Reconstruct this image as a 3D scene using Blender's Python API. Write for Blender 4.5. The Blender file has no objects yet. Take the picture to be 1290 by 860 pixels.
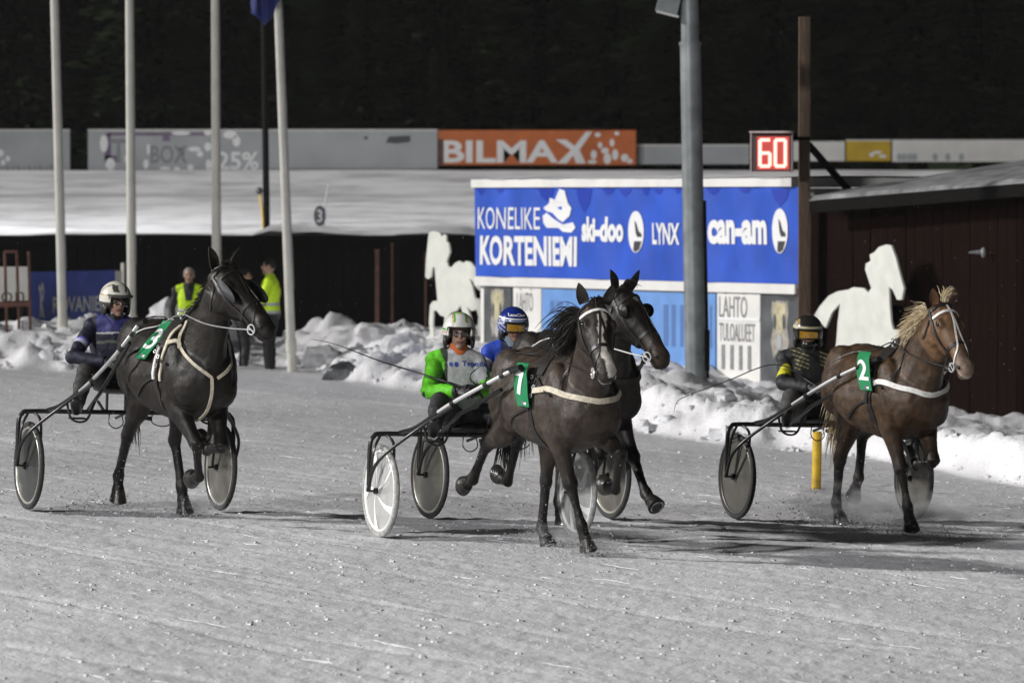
import bpy, bmesh, math, random
import numpy as np
from mathutils import Vector, Matrix, noise as mnoise
from mathutils.bvhtree import BVHTree
from mathutils.geometry import tessellate_polygon

SC = bpy.context.scene
COL = SC.collection
RND = random.Random(7)
NPR = np.random.RandomState(11)

# ------------------------------------------------------------------ camera, world, light
F_PX, CAM_H, TILT, SLOPE = 6900.0, 2.65, math.radians(1.511), 0.03
cam_data = bpy.data.cameras.new('camera')
cam = bpy.data.objects.new('camera', cam_data); COL.objects.link(cam)
cam_data.sensor_width = 36.0
cam_data.lens = F_PX * 36.0 / 1290.0
cam_data.clip_start = 0.5
cam_data.clip_end = 3000
cam.location = (0, 0, CAM_H)
cam.rotation_euler = (math.pi / 2 - TILT, 0, 0)
cam_data.dof.use_dof = True
cam_data.dof.focus_distance = 42.3
cam_data.dof.aperture_fstop = 4.5
SC.camera = cam
SC.render.resolution_x, SC.render.resolution_y = 1024, 682

world = bpy.data.worlds.new('World'); SC.world = world
world.use_nodes = True
wb = world.node_tree.nodes['Background']
wb.inputs[0].default_value = (0.9, 0.95, 1.0, 1)
wb.inputs[1].default_value = 0.022

sun_d = bpy.data.lights.new('sun', 'SUN'); sun_d.energy = 3.5; sun_d.angle = math.radians(4.0)
sun_d.color = (1.0, 0.975, 0.95)
sun = bpy.data.objects.new('sun', sun_d); COL.objects.link(sun)
SUN_EL, SUN_DIR = math.radians(25), Vector((-0.998, 0.06, 0)).normalized()
to_sun = Vector((SUN_DIR.x * math.cos(SUN_EL), SUN_DIR.y * math.cos(SUN_EL), math.sin(SUN_EL)))
sun.rotation_euler = to_sun.to_track_quat('Z', 'Y').to_euler()
sun.location = to_sun * 60

# the floodlight mast that stands off to the left by the outer track
fl_d = bpy.data.lights.new('floodlight', 'SPOT'); fl_d.energy = 7500; fl_d.spot_size = math.radians(75)
fl_d.spot_blend = 0.8; fl_d.shadow_soft_size = 0.5
fl = bpy.data.objects.new('floodlight', fl_d); COL.objects.link(fl)
fl.location = (-13, 96, 9)
fl.rotation_euler = (Vector((-13, 96, 9)) - Vector((-6.0, 110, 2.4))).to_track_quat('Z', 'Y').to_euler()

# the floodlight mast in the infield, left of and above the camera
ff_d = bpy.data.lights.new('infield_floodlight', 'SPOT'); ff_d.energy = 120000; ff_d.spot_size = math.radians(50)
ff_d.spot_blend = 0.7; ff_d.shadow_soft_size = 1.6
ff = bpy.data.objects.new('infield_floodlight', ff_d); COL.objects.link(ff)
ff.location = (-36, -8, 22)
ff.rotation_euler = (Vector((-36, -8, 22)) - Vector((0, 62, 0))).to_track_quat('Z', 'Y').to_euler()

SC.view_settings.view_transform = 'Standard'
SC.view_settings.look = 'None'
SC.view_settings.exposure = 0.0
SC.view_settings.gamma = 1.0
SC.cycles.max_bounces = 6
SC.cycles.use_denoising = True

# ------------------------------------------------------------------ pixel <-> place helpers
CT, ST = math.cos(TILT), math.sin(TILT)
def ray(px, py):
    u = (px - 645) / F_PX; v = (py - 430) / F_PX
    return Vector((u, CT - v * ST, -(ST + v * CT)))
def at(px, py, D):
    """the point seen at photograph position px, py at depth D"""
    r = ray(px, py); t = D / r.y
    return Vector((0, 0, CAM_H)) + r * t
def zat(py, D): return at(645, py, D).z
def ground_z(x): return -SLOPE * max(-16.0, min(16.0, x))

# ------------------------------------------------------------------ materials
def newmat(name):
    m = bpy.data.materials.new(name); m.use_nodes = True
    return m, m.node_tree.nodes, m.node_tree.links, m.node_tree.nodes['Principled BSDF']
def mat(name, col, rough=0.6, metal=0.0, noise=0.0, nscale=8.0, bump=0.0, bscale=30.0, stretch=(1, 1, 1), spec=0.5,
        emit=None, trans=0.0, coat=0.0, sheen=0.0):
    m, N, L, B = newmat(name)
    B.inputs['Base Color'].default_value = (*col, 1)
    B.inputs['Roughness'].default_value = rough
    B.inputs['Metallic'].default_value = metal
    B.inputs['Specular IOR Level'].default_value = spec
    if coat: B.inputs['Coat Weight'].default_value = coat
    if sheen: B.inputs['Sheen Weight'].default_value = sheen
    if trans: B.inputs['Alpha'].default_value = 1 - trans
    if emit:
        B.inputs['Emission Color'].default_value = (*emit[0], 1); B.inputs['Emission Strength'].default_value = emit[1]
    tc = N.new('ShaderNodeTexCoord'); mp = N.new('ShaderNodeMapping'); mp.inputs['Scale'].default_value = stretch
    L.new(tc.outputs['Object'], mp.inputs[0])
    if noise:
        n = N.new('ShaderNodeTexNoise'); n.inputs['Scale'].default_value = nscale; n.inputs['Detail'].default_value = 5
        L.new(mp.outputs[0], n.inputs['Vector'])
        r = N.new('ShaderNodeMapRange'); r.inputs['From Min'].default_value = .3; r.inputs['From Max'].default_value = .7
        r.inputs['To Min'].default_value = 1 - noise; r.inputs['To Max'].default_value = 1 + noise
        L.new(n.outputs[0], r.inputs[0])
        v = N.new('ShaderNodeVectorMath'); v.operation = 'SCALE'; v.inputs[0].default_value = col
        L.new(r.outputs[0], v.inputs['Scale']); L.new(v.outputs[0], B.inputs['Base Color'])
    if bump:
        n2 = N.new('ShaderNodeTexNoise'); n2.inputs['Scale'].default_value = bscale; n2.inputs['Detail'].default_value = 6
        L.new(mp.outputs[0], n2.inputs['Vector'])
        b = N.new('ShaderNodeBump'); b.inputs['Strength'].default_value = bump; b.inputs['Distance'].default_value = 0.02
        L.new(n2.outputs[0], b.inputs['Height']); L.new(b.outputs[0], B.inputs['Normal'])
    return m
def attrmat(name, rough=0.6, noise=0.25, nscale=14.0, bump=0.3, bscale=60.0, stretch=(1, 1, 1), spec=0.5, sheen=0.0):
    m = mat(name, (1, 1, 1), rough, bump=bump, bscale=bscale, stretch=stretch, spec=spec, sheen=sheen)
    N, L = m.node_tree.nodes, m.node_tree.links; B = N['Principled BSDF']
    a = N.new('ShaderNodeAttribute'); a.attribute_name = 'pigment'
    n = N.new('ShaderNodeTexNoise'); n.inputs['Scale'].default_value = nscale; n.inputs['Detail'].default_value = 6
    tc = N.new('ShaderNodeTexCoord'); L.new(tc.outputs['Object'], n.inputs['Vector'])
    r = N.new('ShaderNodeMapRange'); r.inputs['From Min'].default_value = .3; r.inputs['From Max'].default_value = .7
    r.inputs['To Min'].default_value = 1 - noise; r.inputs['To Max'].default_value = 1 + noise
    L.new(n.outputs[0], r.inputs[0])
    v = N.new('ShaderNodeVectorMath'); v.operation = 'SCALE'
    L.new(a.outputs['Color'], v.inputs[0]); L.new(r.outputs[0], v.inputs['Scale']); L.new(v.outputs[0], B.inputs['Base Color'])
    return m

M = {}
M['coat'] = attrmat('horse_coat', 0.46, 0.42, 14, 0.18, 150, (1, 1, 0.22), spec=0.30)
M['cloth'] = attrmat('race_clothing', 0.62, 0.12, 30, 0.5, 22, spec=0.35)
M['skin'] = attrmat('skin', 0.5, 0.12, 40, 0.15, 90)
M['helmet'] = attrmat('helmet_paint', 0.22, 0.05, 20, 0.0, spec=0.6)
M['black'] = mat('black_paint', (.012, .012, .012), .32, spec=.5)
M['leather'] = mat('black_leather', (.014, .012, .011), .38, noise=.3, nscale=40, bump=.2, bscale=80)
M['rubber'] = mat('tyre_rubber', (.022, .022, .022), .75, noise=.4, nscale=30)
M['paletyre'] = mat('snow_caked_rubber', (.30, .30, .29), .8, noise=.35, nscale=25, bump=.4)
M['hoof'] = mat('hoof_horn', (.018, .016, .014), .35, noise=.4, nscale=25, bump=.3)
M['shoe'] = mat('steel_shoe', (.45, .45, .45), .3, metal=.9)
M['steel'] = mat('bright_steel', (.68, .68, .68), .38, metal=.6)
M['alu'] = mat('grey_alloy_tube', (.45, .45, .45), .38, metal=.6, noise=.2)
M['cream'] = mat('cream_strap', (.50, .45, .35), .6, noise=.25, nscale=30, bump=.2)
M['white'] = mat('white_strap', (.62, .61, .58), .5, noise=.15, nscale=40)
M['green'] = mat('green_number_vinyl', (.015, .20, .075), .35, noise=.15, nscale=12, bump=.25, bscale=14)
M['print_white'] = mat('white_print', (.75, .75, .75), .5)
M['print_black'] = mat('black_print', (.03, .03, .035), .5)
M['print_blue'] = mat('blue_print', (.02, .06, .30), .5)
M['print_grey'] = mat('faded_grey_print', (.22, .22, .23), .6, noise=.3, nscale=20)
M['hair_black'] = mat('black_hair', (.010, .009, .008), .55, spec=.25)
M['hair_blond'] = mat('blond_mane_hair', (.58, .47, .30), .5, noise=.3, nscale=30)
M['hair_grey'] = mat('grey_hair', (.18, .17, .16), .6)
M['eye'] = mat('dark_eye', (.006, .004, .003), .05, spec=.8)
M['nostril'] = mat('nostril_dark', (.008, .006, .005), .5)
M['disc_clear'] = mat('clear_plastic_wheel_disc', (.55, .55, .54), .25, trans=.45)
M['disc_white'] = mat('white_spoke_film', (.75, .75, .74), .35, noise=.1)
M['disc_grey'] = mat('smoked_wheel_disc', (.105, .10, .085), .35, noise=.25, nscale=9, trans=.12)
M['disc_dark'] = mat('dark_wheel_disc', (.03, .032, .03), .28, noise=.35, nscale=9)
M['rim'] = mat('pale_rim', (.38, .37, .33), .35, metal=.3, noise=.2)
M['rim_dark'] = mat('dull_rim', (.12, .12, .11), .4, metal=.3, noise=.2)
M['goggle'] = mat('amber_goggle_lens', (.38, .20, .015), .08, spec=.8, coat=.5)
M['glass'] = mat('clear_spectacle_lens', (.10, .11, .12), .05, spec=.9, trans=.6)
M['glove'] = mat('black_glove', (.018, .018, .019), .5, bump=.5, bscale=40)
M['boot'] = mat('black_boot', (.014, .013, .013), .4, bump=.3)
M['wood'] = mat('weathered_timber', (.115, .075, .05), .8, noise=.4, nscale=6, bump=.5, stretch=(6, 6, .6))
M['dark_wood'] = mat('dark_timber', (.0050, .0046, .0042), .85, noise=.35, nscale=5, bump=.4, stretch=(4, 4, .5), spec=.08)
M['barn_wood'] = mat('red_brown_barn_board', (.0080, .0034, .0025), .9, noise=.4, nscale=5, bump=.5, stretch=(5, 5, .5), spec=.05)
M['pole_white'] = mat('white_flagpole_paint', (.50, .49, .44), .55, noise=.12, nscale=3)
M['mast'] = mat('galvanised_mast', (.20, .215, .22), .5, metal=.35, noise=.3, nscale=4, bump=.1)
M['white_board'] = mat('white_painted_board', (.68, .67, .64), .6, noise=.08, nscale=3)
M['light_blue'] = mat('pale_blue_board', (.115, .26, .56), .6, noise=.12, nscale=4)
M['panel_grey'] = mat('grey_poster', (.065, .07, .075), .5, noise=.5, nscale=3)
M['poster_cream'] = mat('cream_poster_print', (.42, .38, .24), .6, noise=.3, nscale=9)
M['banner_blue'] = mat('blue_banner_vinyl', (.018, .080, .48), .42, noise=.22, nscale=1.6, bump=.12, bscale=3)
M['banner_deep'] = mat('deep_blue_vinyl', (.006, .035, .36), .42)
M['banner_navy'] = mat('navy_banner_vinyl', (.045, .085, .44), .5, noise=.2, nscale=3, bump=.1)
M['orange'] = mat('orange_board', (.50, .115, .012), .55, noise=.15, nscale=2)
M['yellow'] = mat('yellow_board', (.52, .34, .01), .55, noise=.15, nscale=2)
M['grey_board'] = mat('grey_white_board', (.36, .375, .39), .6, noise=.12, nscale=1.2)
M['mauve'] = mat('mauve_print', (.15, .10, .17), .6, noise=.35, nscale=2)
M['yellow_post'] = mat('yellow_post_paint', (.50, .32, .01), .55, noise=.3, nscale=8, bump=.2)
M['rust'] = mat('rusty_rail', (.11, .045, .028), .7, noise=.4, nscale=10)
M['silhouette'] = mat('pale_cutout_board', (.62, .63, .58), .65, noise=.1, nscale=4)
M['led_case'] = mat('display_case', (.06, .02, .02), .4)
M['led_frame'] = mat('display_frame', (.45, .38, .36), .4, metal=.4)
M['led_screen'] = mat('display_screen', (.25, .03, .03), .3, emit=((1, .10, .07), .45))
M['led'] = mat('lit_red_digits', (1, .4, .35), .4, emit=((1, .34, .28), 2.6))
M['hivis'] = mat('hi_vis_yellow', (.42, .62, .01), .55, noise=.12, nscale=12, bump=.5, bscale=14, emit=None)
M['reflective'] = mat('reflective_tape', (.5, .5, .48), .4)
M['flag'] = mat('navy_flag', (.012, .02, .12), .7, noise=.3, nscale=6)
M['red_cloth'] = mat('red_lamp', (.4, .02, .02), .5)

def snowmat(name, base, dirt_shade, nscale, bump, bscale, dirtfac=(.45, .75), rough=.7, stretch=(1, 1, 1)):
    m, N, L, B = newmat(name)
    B.inputs['Roughness'].default_value = rough
    B.inputs['Specular IOR Level'].default_value = .25
    tc = N.new('ShaderNodeTexCoord'); mp = N.new('ShaderNodeMapping'); L.new(tc.outputs['Object'], mp.inputs[0])
    mp.inputs['Rotation'].default_value = (0, 0, math.radians(-57)); mp.inputs['Scale'].default_value = stretch
    n = N.new('ShaderNodeTexNoise'); n.inputs['Scale'].default_value = nscale; n.inputs['Detail'].default_value = 8
    n.inputs['Roughness'].default_value = .65; L.new(mp.outputs[0], n.inputs['Vector'])
    r = N.new('ShaderNodeValToRGB'); e = r.color_ramp.elements
    e[0].position = dirtfac[0]; e[0].color = (*base, 1); e[1].position = dirtfac[1]; e[1].color = (*dirt_shade, 1)
    L.new(n.outputs[0], r.inputs[0])
    n3 = N.new('ShaderNodeTexNoise'); n3.inputs['Scale'].default_value = 45; n3.inputs['Detail'].default_value = 4
    L.new(tc.outputs['Object'], n3.inputs['Vector'])
    mr = N.new('ShaderNodeMapRange'); mr.inputs['From Min'].default_value = .3; mr.inputs['From Max'].default_value = .7
    mr.inputs['To Min'].default_value = .82; mr.inputs['To Max'].default_value = 1.15; L.new(n3.outputs[0], mr.inputs[0])
    v = N.new('ShaderNodeVectorMath'); v.operation = 'SCALE'; L.new(r.outputs[0], v.inputs[0]); L.new(mr.outputs[0], v.inputs['Scale'])
    at_ = N.new('ShaderNodeAttribute'); at_.attribute_name = 'dirt_shade'
    mix = N.new('ShaderNodeMix'); mix.data_type = 'RGBA'
    L.new(at_.outputs['Fac'], mix.inputs['Factor']); L.new(v.outputs[0], mix.inputs['A'])
    mix.inputs['B'].default_value = (*dirt_shade, 1)
    L.new(mix.outputs['Result'], B.inputs['Base Color'])
    n2 = N.new('ShaderNodeTexNoise'); n2.inputs['Scale'].default_value = bscale; n2.inputs['Detail'].default_value = 6
    L.new(tc.outputs['Object'], n2.inputs['Vector'])
    b = N.new('ShaderNodeBump'); b.inputs['Strength'].default_value = bump; b.inputs['Distance'].default_value = .03
    L.new(n2.outputs[0], b.inputs['Height']); L.new(b.outputs[0], B.inputs['Normal'])
    return m
M['snow'] = snowmat('packed_track_snow', (.80, .80, .82), (.53, .53, .545), 1.6, .38, 26, (.42, 1.0), stretch=(.35, 1.6, 1))
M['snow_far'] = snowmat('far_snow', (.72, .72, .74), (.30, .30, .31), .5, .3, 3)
M['snow_chunk'] = mat('snow_chunks', (.56, .56, .58), .7, noise=.15, nscale=12, bump=.4, bscale=25)
M['roof_snow'] = mat('grey_roof_snow', (.17, .175, .18), .85, noise=.5, nscale=4, bump=.6, bscale=9)  # darker and patchier grey than the other snow
M['pale_print'] = mat('pale_horse_print', (.30, .28, .24), .6, noise=.3, nscale=12)
M['needles'] = mat('spruce_needles', (.020, .026, .014), .95, noise=.5, nscale=.6, spec=.0)
M['bark'] = mat('spruce_bark', (.006, .005, .004), .9, noise=.3, spec=0)

# ------------------------------------------------------------------ object helpers
def link(o, parent=None):
    COL.objects.link(o)
    if parent is not None: o.parent = parent
    return o
def tag(o, label=None, cat=None, group=None, kind=None):
    if label: o['label'] = label
    if cat: o['category'] = cat
    if group: o['group'] = group
    if kind: o['kind'] = kind
    return o
def thing(name, label, cat, loc=(0, 0, 0), rotz=0.0, group=None, matrix=None):
    o = bpy.data.objects.new(name, None); COL.objects.link(o)
    o.empty_display_size = .2
    if matrix is not None: o.matrix_world = matrix
    else:
        o.location = loc; o.rotation_euler = (0, 0, rotz)
    return tag(o, label, cat, group)

class MB:
    """collects geometry for one mesh"""
    def __init__(s): s.v = []; s.f = []; s.m = []
    def add(s, vs, fs, mi=0):
        n = len(s.v); s.v.extend([tuple(x) for x in vs]); s.f.extend([tuple(i + n for i in f) for f in fs]); s.m.extend([mi] * len(fs))
        return s
    def box(s, c, size, R=None, mi=0, taper=1.0):
        x, y, z = [q / 2 for q in size]; c = Vector(c)
        vs = []
        for sx, sy, sz in ((-1,-1,-1),(1,-1,-1),(1,1,-1),(-1,1,-1),(-1,-1,1),(1,-1,1),(1,1,1),(-1,1,1)):
            k = taper if sz > 0 else 1
            p = Vector((sx * x * k, sy * y * k, sz * z))
            if R is not None: p = R @ p
            vs.append(c + p)
        return s.add(vs, [(0,3,2,1),(4,5,6,7),(0,1,5,4),(1,2,6,5),(2,3,7,6),(3,0,4,7)], mi)
    def rings(s, rings, mi=0, caps=True):
        n = len(rings[0]); vs = [p for r in rings for p in r]; fs = []
        for i in range(len(rings) - 1):
            for j in range(n):
                a = i * n + j; b = i * n + (j + 1) % n
                fs.append((a, b, b + n, a + n))
        if caps:
            k = len(vs); vs.append(sum((Vector(p) for p in rings[0]), Vector()) / n); vs.append(sum((Vector(p) for p in rings[-1]), Vector()) / n)
            o = (len(rings) - 1) * n
            for j in range(n):
                fs.append((k, (j + 1) % n, j)); fs.append((k + 1, o + j, o + (j + 1) % n))
        return s.add(vs, fs, mi)
    def tube(s, pts, rad, n=8, side=None, mi=0, caps=True):
        """rad: one number, or one per point; a pair (along side, across)"""
        pts = [Vector(p) for p in pts]
        if not isinstance(rad, (list,)): rad = [rad] * len(pts)
        rs = []; ref = Vector(side) if side is not None else None
        for i, p in enumerate(pts):
            t = (pts[min(i + 1, len(pts) - 1)] - pts[max(i - 1, 0)])
            if t.length < 1e-9: t = Vector((0, 0, 1))
            t.normalize()
            if ref is None:
                ref = Vector((0, 0, 1)) if abs(t.z) < .9 else Vector((1, 0, 0))
            a = ref - t * ref.dot(t)
            if a.length < 1e-6: a = t.orthogonal()
            a.normalize(); b = t.cross(a)
            if side is None: ref = a
            r = rad[i]; ra, rb = (r if isinstance(r, tuple) else (r, r))
            rs.append([p + a * (math.cos(2 * math.pi * j / n) * ra) + b * (math.sin(2 * math.pi * j / n) * rb) for j in range(n)])
        return s.rings(rs, mi, caps)
    def ell(s, c, r, R=None, n=12, m=8, mi=0):
        c = Vector(c); rs = []
        for i in range(1, m):
            th = math.pi * i / m; ring = []
            for j in range(n):
                p = Vector((r[0] * math.sin(th) * math.cos(2 * math.pi * j / n), r[1] * math.sin(th) * math.sin(2 * math.pi * j / n), r[2] * math.cos(th)))
                ring.append(c + (R @ p if R is not None else p))
            rs.append(ring)
        rs = rs[::-1]
        top = Vector((0, 0, r[2])); bot = Vector((0, 0, -r[2]))
        vs = [p for q in rs for p in q]; k = len(vs)
        vs += [c + (R @ bot if R is not None else bot), c + (R @ top if R is not None else top)]
        fs = []
        for i in range(m - 2):
            for j in range(n):
                a = i * n + j; b = i * n + (j + 1) % n; fs.append((a, b, b + n, a + n))
        o = (m - 2) * n
        for j in range(n):
            fs.append((k, (j + 1) % n, j)); fs.append((k + 1, o + j, o + (j + 1) % n))
        return s.add(vs, fs, mi)
    def torus(s, c, R0, r0, axis, n=40, m=8, mi=0, squash=1.0):
        axis = Vector(axis).normalized(); a = axis.orthogonal().normalized(); b = axis.cross(a); c = Vector(c)
        vs = []; fs = []
        for i in range(n):
            d = a * math.cos(2 * math.pi * i / n) + b * math.sin(2 * math.pi * i / n)
            for j in range(m):
                ph = 2 * math.pi * j / m
                vs.append(c + d * (R0 + r0 * math.cos(ph)) + axis * (r0 * squash * math.sin(ph)))
        for i in range(n):
            for j in range(m):
                fs.append((i * m + j, ((i + 1) % n) * m + j, ((i + 1) % n) * m + (j + 1) % m, i * m + (j + 1) % m))
        return s.add(vs, fs, mi)
    def xf(s, Mx):
        s.v = [tuple(Mx @ Vector(p)) for p in s.v]; return s
    def mesh(s, name='mesh'):
        me = bpy.data.meshes.new(name); me.from_pydata(s.v, [], s.f); return me
    def build(s, name, mats, parent=None, smooth=True, label=None, angle=None):
        me = s.mesh(name)
        mats = mats if isinstance(mats, (list, tuple)) else [mats]
        for m in mats: me.materials.append(m)
        if len(mats) > 1: me.polygons.foreach_set('material_index', s.m)
        bm = bmesh.new(); bm.from_mesh(me); bmesh.ops.recalc_face_normals(bm, faces=bm.faces); bm.to_mesh(me); bm.free()
        if smooth:
            me.polygons.foreach_set('use_smooth', [True] * len(me.polygons))
            try: me.set_sharp_from_angle(angle=math.radians(angle or 50))
            except Exception: pass
        me.update()
        o = bpy.data.objects.new(name, me); link(o, parent)
        if label: o['label'] = label
        return o

def organic(mb, voxel, it, name):
    """one continuous skin over everything collected in mb"""
    me = mb.mesh('tmp'); o = bpy.data.objects.new('tmp', me); COL.objects.link(o)
    bm = bmesh.new(); bm.from_mesh(me); bmesh.ops.recalc_face_normals(bm, faces=bm.faces); bm.to_mesh(me); bm.free()
    r = o.modifiers.new('r', 'REMESH'); r.mode = 'VOXEL'; r.voxel_size = voxel; r.use_smooth_shade = True
    if it:
        sm = o.modifiers.new('s', 'SMOOTH'); sm.factor = .5; sm.iterations = it
    dg = bpy.context.evaluated_depsgraph_get(); dg.update()
    out = bpy.data.meshes.new_from_object(o.evaluated_get(dg)); out.name = name
    bpy.data.objects.remove(o); bpy.data.meshes.remove(me)
    return out
def meshpts(me):
    a = np.empty(len(me.vertices) * 3, np.float32); me.vertices.foreach_get('co', a); return a.reshape(-1, 3).astype(float)
def paint(me, rgb):
    at_ = me.color_attributes.new('pigment', 'FLOAT_COLOR', 'POINT')
    a = np.ones((len(rgb), 4), np.float32); a[:, :3] = rgb; at_.data.foreach_set('color', a.ravel())
def skinobj(name, me, material, parent, label=None):
    me.materials.clear(); me.materials.append(material)
    me.polygons.foreach_set('use_smooth', [True] * len(me.polygons)); me.update()
    o = bpy.data.objects.new(name, me); link(o, parent)
    if label: o['label'] = label
    return o
def bvh_of(me):
    return BVHTree.FromPolygons([v.co.copy() for v in me.vertices], [tuple(p.vertices) for p in me.polygons])

def catmull(pts, k=6):
    pts = [Vector(p) for p in pts]
    if len(pts) < 3: 
        return [pts[0].lerp(pts[-1], i / k) for i in range(k + 1)]
    P = [pts[0] * 2 - pts[1]] + pts + [pts[-1] * 2 - pts[-2]]; out = []
    for i in range(1, len(P) - 2):
        a, b, c, d = P[i - 1], P[i], P[i + 1], P[i + 2]
        for j in range(k):
            t = j / k
            out.append(.5 * ((2 * b) + (c - a) * t + (2 * a - 5 * b + 4 * c - d) * t * t + (3 * b - a - 3 * c + d) * t ** 3))
    out.append(pts[-1]); return out

def text_geo(s, size=1.0, xs=1.0, bold=0.0, spacing=1.0, align='LEFT'):
    cu = bpy.data.curves.new('t', 'FONT'); cu.body = s; cu.size = size; cu.offset = bold; cu.space_character = spacing
    cu.align_x = align; cu.resolution_u = 3
    o = bpy.data.objects.new('t', cu); COL.objects.link(o)
    dg = bpy.context.evaluated_depsgraph_get(); dg.update()
    me = bpy.data.meshes.new_from_object(o.evaluated_get(dg))
    vs = [(v.co.x * xs, v.co.y) for v in me.vertices]; fs = [tuple(p.vertices) for p in me.polygons]
    bpy.data.objects.remove(o); bpy.data.curves.remove(cu); bpy.data.meshes.remove(me)
    return vs, fs
def text_fit(s, u0, v0, w, h, bold=0.0, slant=0.0, spacing=1.0, overlap=False):
    """text fitted to the box at u0, v0 of width w and height h"""
    vs, fs = text_geo(s, 1.0, 1.0, bold, spacing)
    xs_ = [p[0] for p in vs]; ys = [p[1] for p in vs]
    x0, x1, y0, y1 = min(xs_), max(xs_), min(ys), max(ys)
    return [(u0 + ((x - x0) / (x1 - x0)) * w + slant * (y - y0) / (y1 - y0) * h, v0 + (y - y0) / (y1 - y0) * h) for x, y in vs], fs
def poly_geo(pts):
    tri = tessellate_polygon([[Vector((p[0], p[1], 0)) for p in pts]])
    return [tuple(p) for p in pts], [tuple(t) for t in tri]
def disc_geo(cu, cv, ru, rv, n=28):
    return [(cu + ru * math.cos(2 * math.pi * i / n), cv + rv * math.sin(2 * math.pi * i / n)) for i in range(n)], [tuple(range(n))]
class Plane:
    """an upright surface: u runs along it, v is height, w is out of it towards the viewer"""
    def __init__(s, P0, P1, base_z=0.0):
        s.o = Vector((P0[0], P0[1], base_z)); d = Vector((P1[0] - P0[0], P1[1] - P0[1], 0)); s.len = d.length
        s.d = d.normalized(); s.n = Vector((s.d.y, -s.d.x, 0)); s.rz = math.atan2(s.d.y, s.d.x)
    def pt(s, u, v, w=0.0): return s.o + s.d * u + Vector((0, 0, v)) + s.n * w
    def u_of(s, px):
        """distance along at which photograph column px crosses it"""
        k = (px - 645) / F_PX
        # (ox+u dx) = k*(oy+u dy) (pitch is small enough for columns)
        kk = k * CT
        return (kk * s.o.y - s.o.x) / (s.d.x - kk * s.d.y)
    def v_of(s, py, u): return zat(py, (s.o + s.d * u).y) - s.o.z
    def uv(s, px, py): 
        u = s.u_of(px); return u, s.v_of(py, u)
    def flat(s, geo, w, name, material, parent, thick=0.0, loc=None):
        vs, fs = geo; mb = MB()
        L = loc if loc is not None else Vector((0, 0, 0))
        top = [s.pt(a, b, w) - L for a, b in vs]
        if thick <= 0: mb.add(top, fs)
        else:
            n = len(vs); bot = [s.pt(a, b, w - thick) - L for a, b in vs]
            sides = []
            from collections import Counter
            ed = Counter()
            for f in fs:
                for i in range(len(f)): ed[(f[i], f[(i + 1) % len(f)])] += 1
            for (a, b) in list(ed):
                if (b, a) not in ed: sides.append((a, b, b + n, a + n))
            mb.add(top + bot, list(fs) + [tuple(i + n for i in f[::-1]) for f in fs] + sides)
        return mb.build(name, material, parent, smooth=False)
    def slab(s, u0, u1, v0, v1, w0, w1, name, material, parent=None, mb=None, loc=None):
        own = mb is None; mb = mb or MB(); L = loc if loc is not None else Vector((0, 0, 0))
        q = [s.pt(u, v, w) - L for w in (w0, w1) for (u, v) in ((u0, v0), (u1, v0), (u1, v1), (u0, v1))]
        mb.add(q, [(0,3,2,1),(4,5,6,7),(0,1,5,4),(1,2,6,5),(2,3,7,6),(3,0,4,7)])
        if own: return mb.build(name, material, parent, smooth=False)

# ------------------------------------------------------------------ the ground
_LAT = NPR.rand(512, 512)
def vnoise(x, y):
    xi = np.floor(x).astype(int); yi = np.floor(y).astype(int); fx = x - xi; fy = y - yi
    fx = fx * fx * (3 - 2 * fx); fy = fy * fy * (3 - 2 * fy)
    a = _LAT[xi % 512, yi % 512]; b = _LAT[(xi + 1) % 512, yi % 512]; c = _LAT[xi % 512, (yi + 1) % 512]; d = _LAT[(xi + 1) % 512, (yi + 1) % 512]
    return (a * (1 - fx) + b * fx) * (1 - fy) + (c * (1 - fx) + d * fx) * fy - .5
def fbm(x, y, o=4, g=.5):
    s = 0; a = 1
    for i in range(o):
        s = s + a * vnoise(x + 37.2 * i, y + 11.7 * i); x = x * 2.03; y = y * 2.03; a *= g
    return s
BX = np.array([-40, -7.3, -5.6, -4.8, -3.0, -2.2, -.26, 1.68, 3.77, 4.96, 8, 40.0])
BY = np.array([79, 78, 77, 82.5, 82.5, 76, 71, 62, 58, 53, 47, 40.0])
def smooth(e0, e1, x):
    t = np.clip((x - e0) / (e1 - e0), 0, 1); return t * t * (3 - 2 * t)
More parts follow.
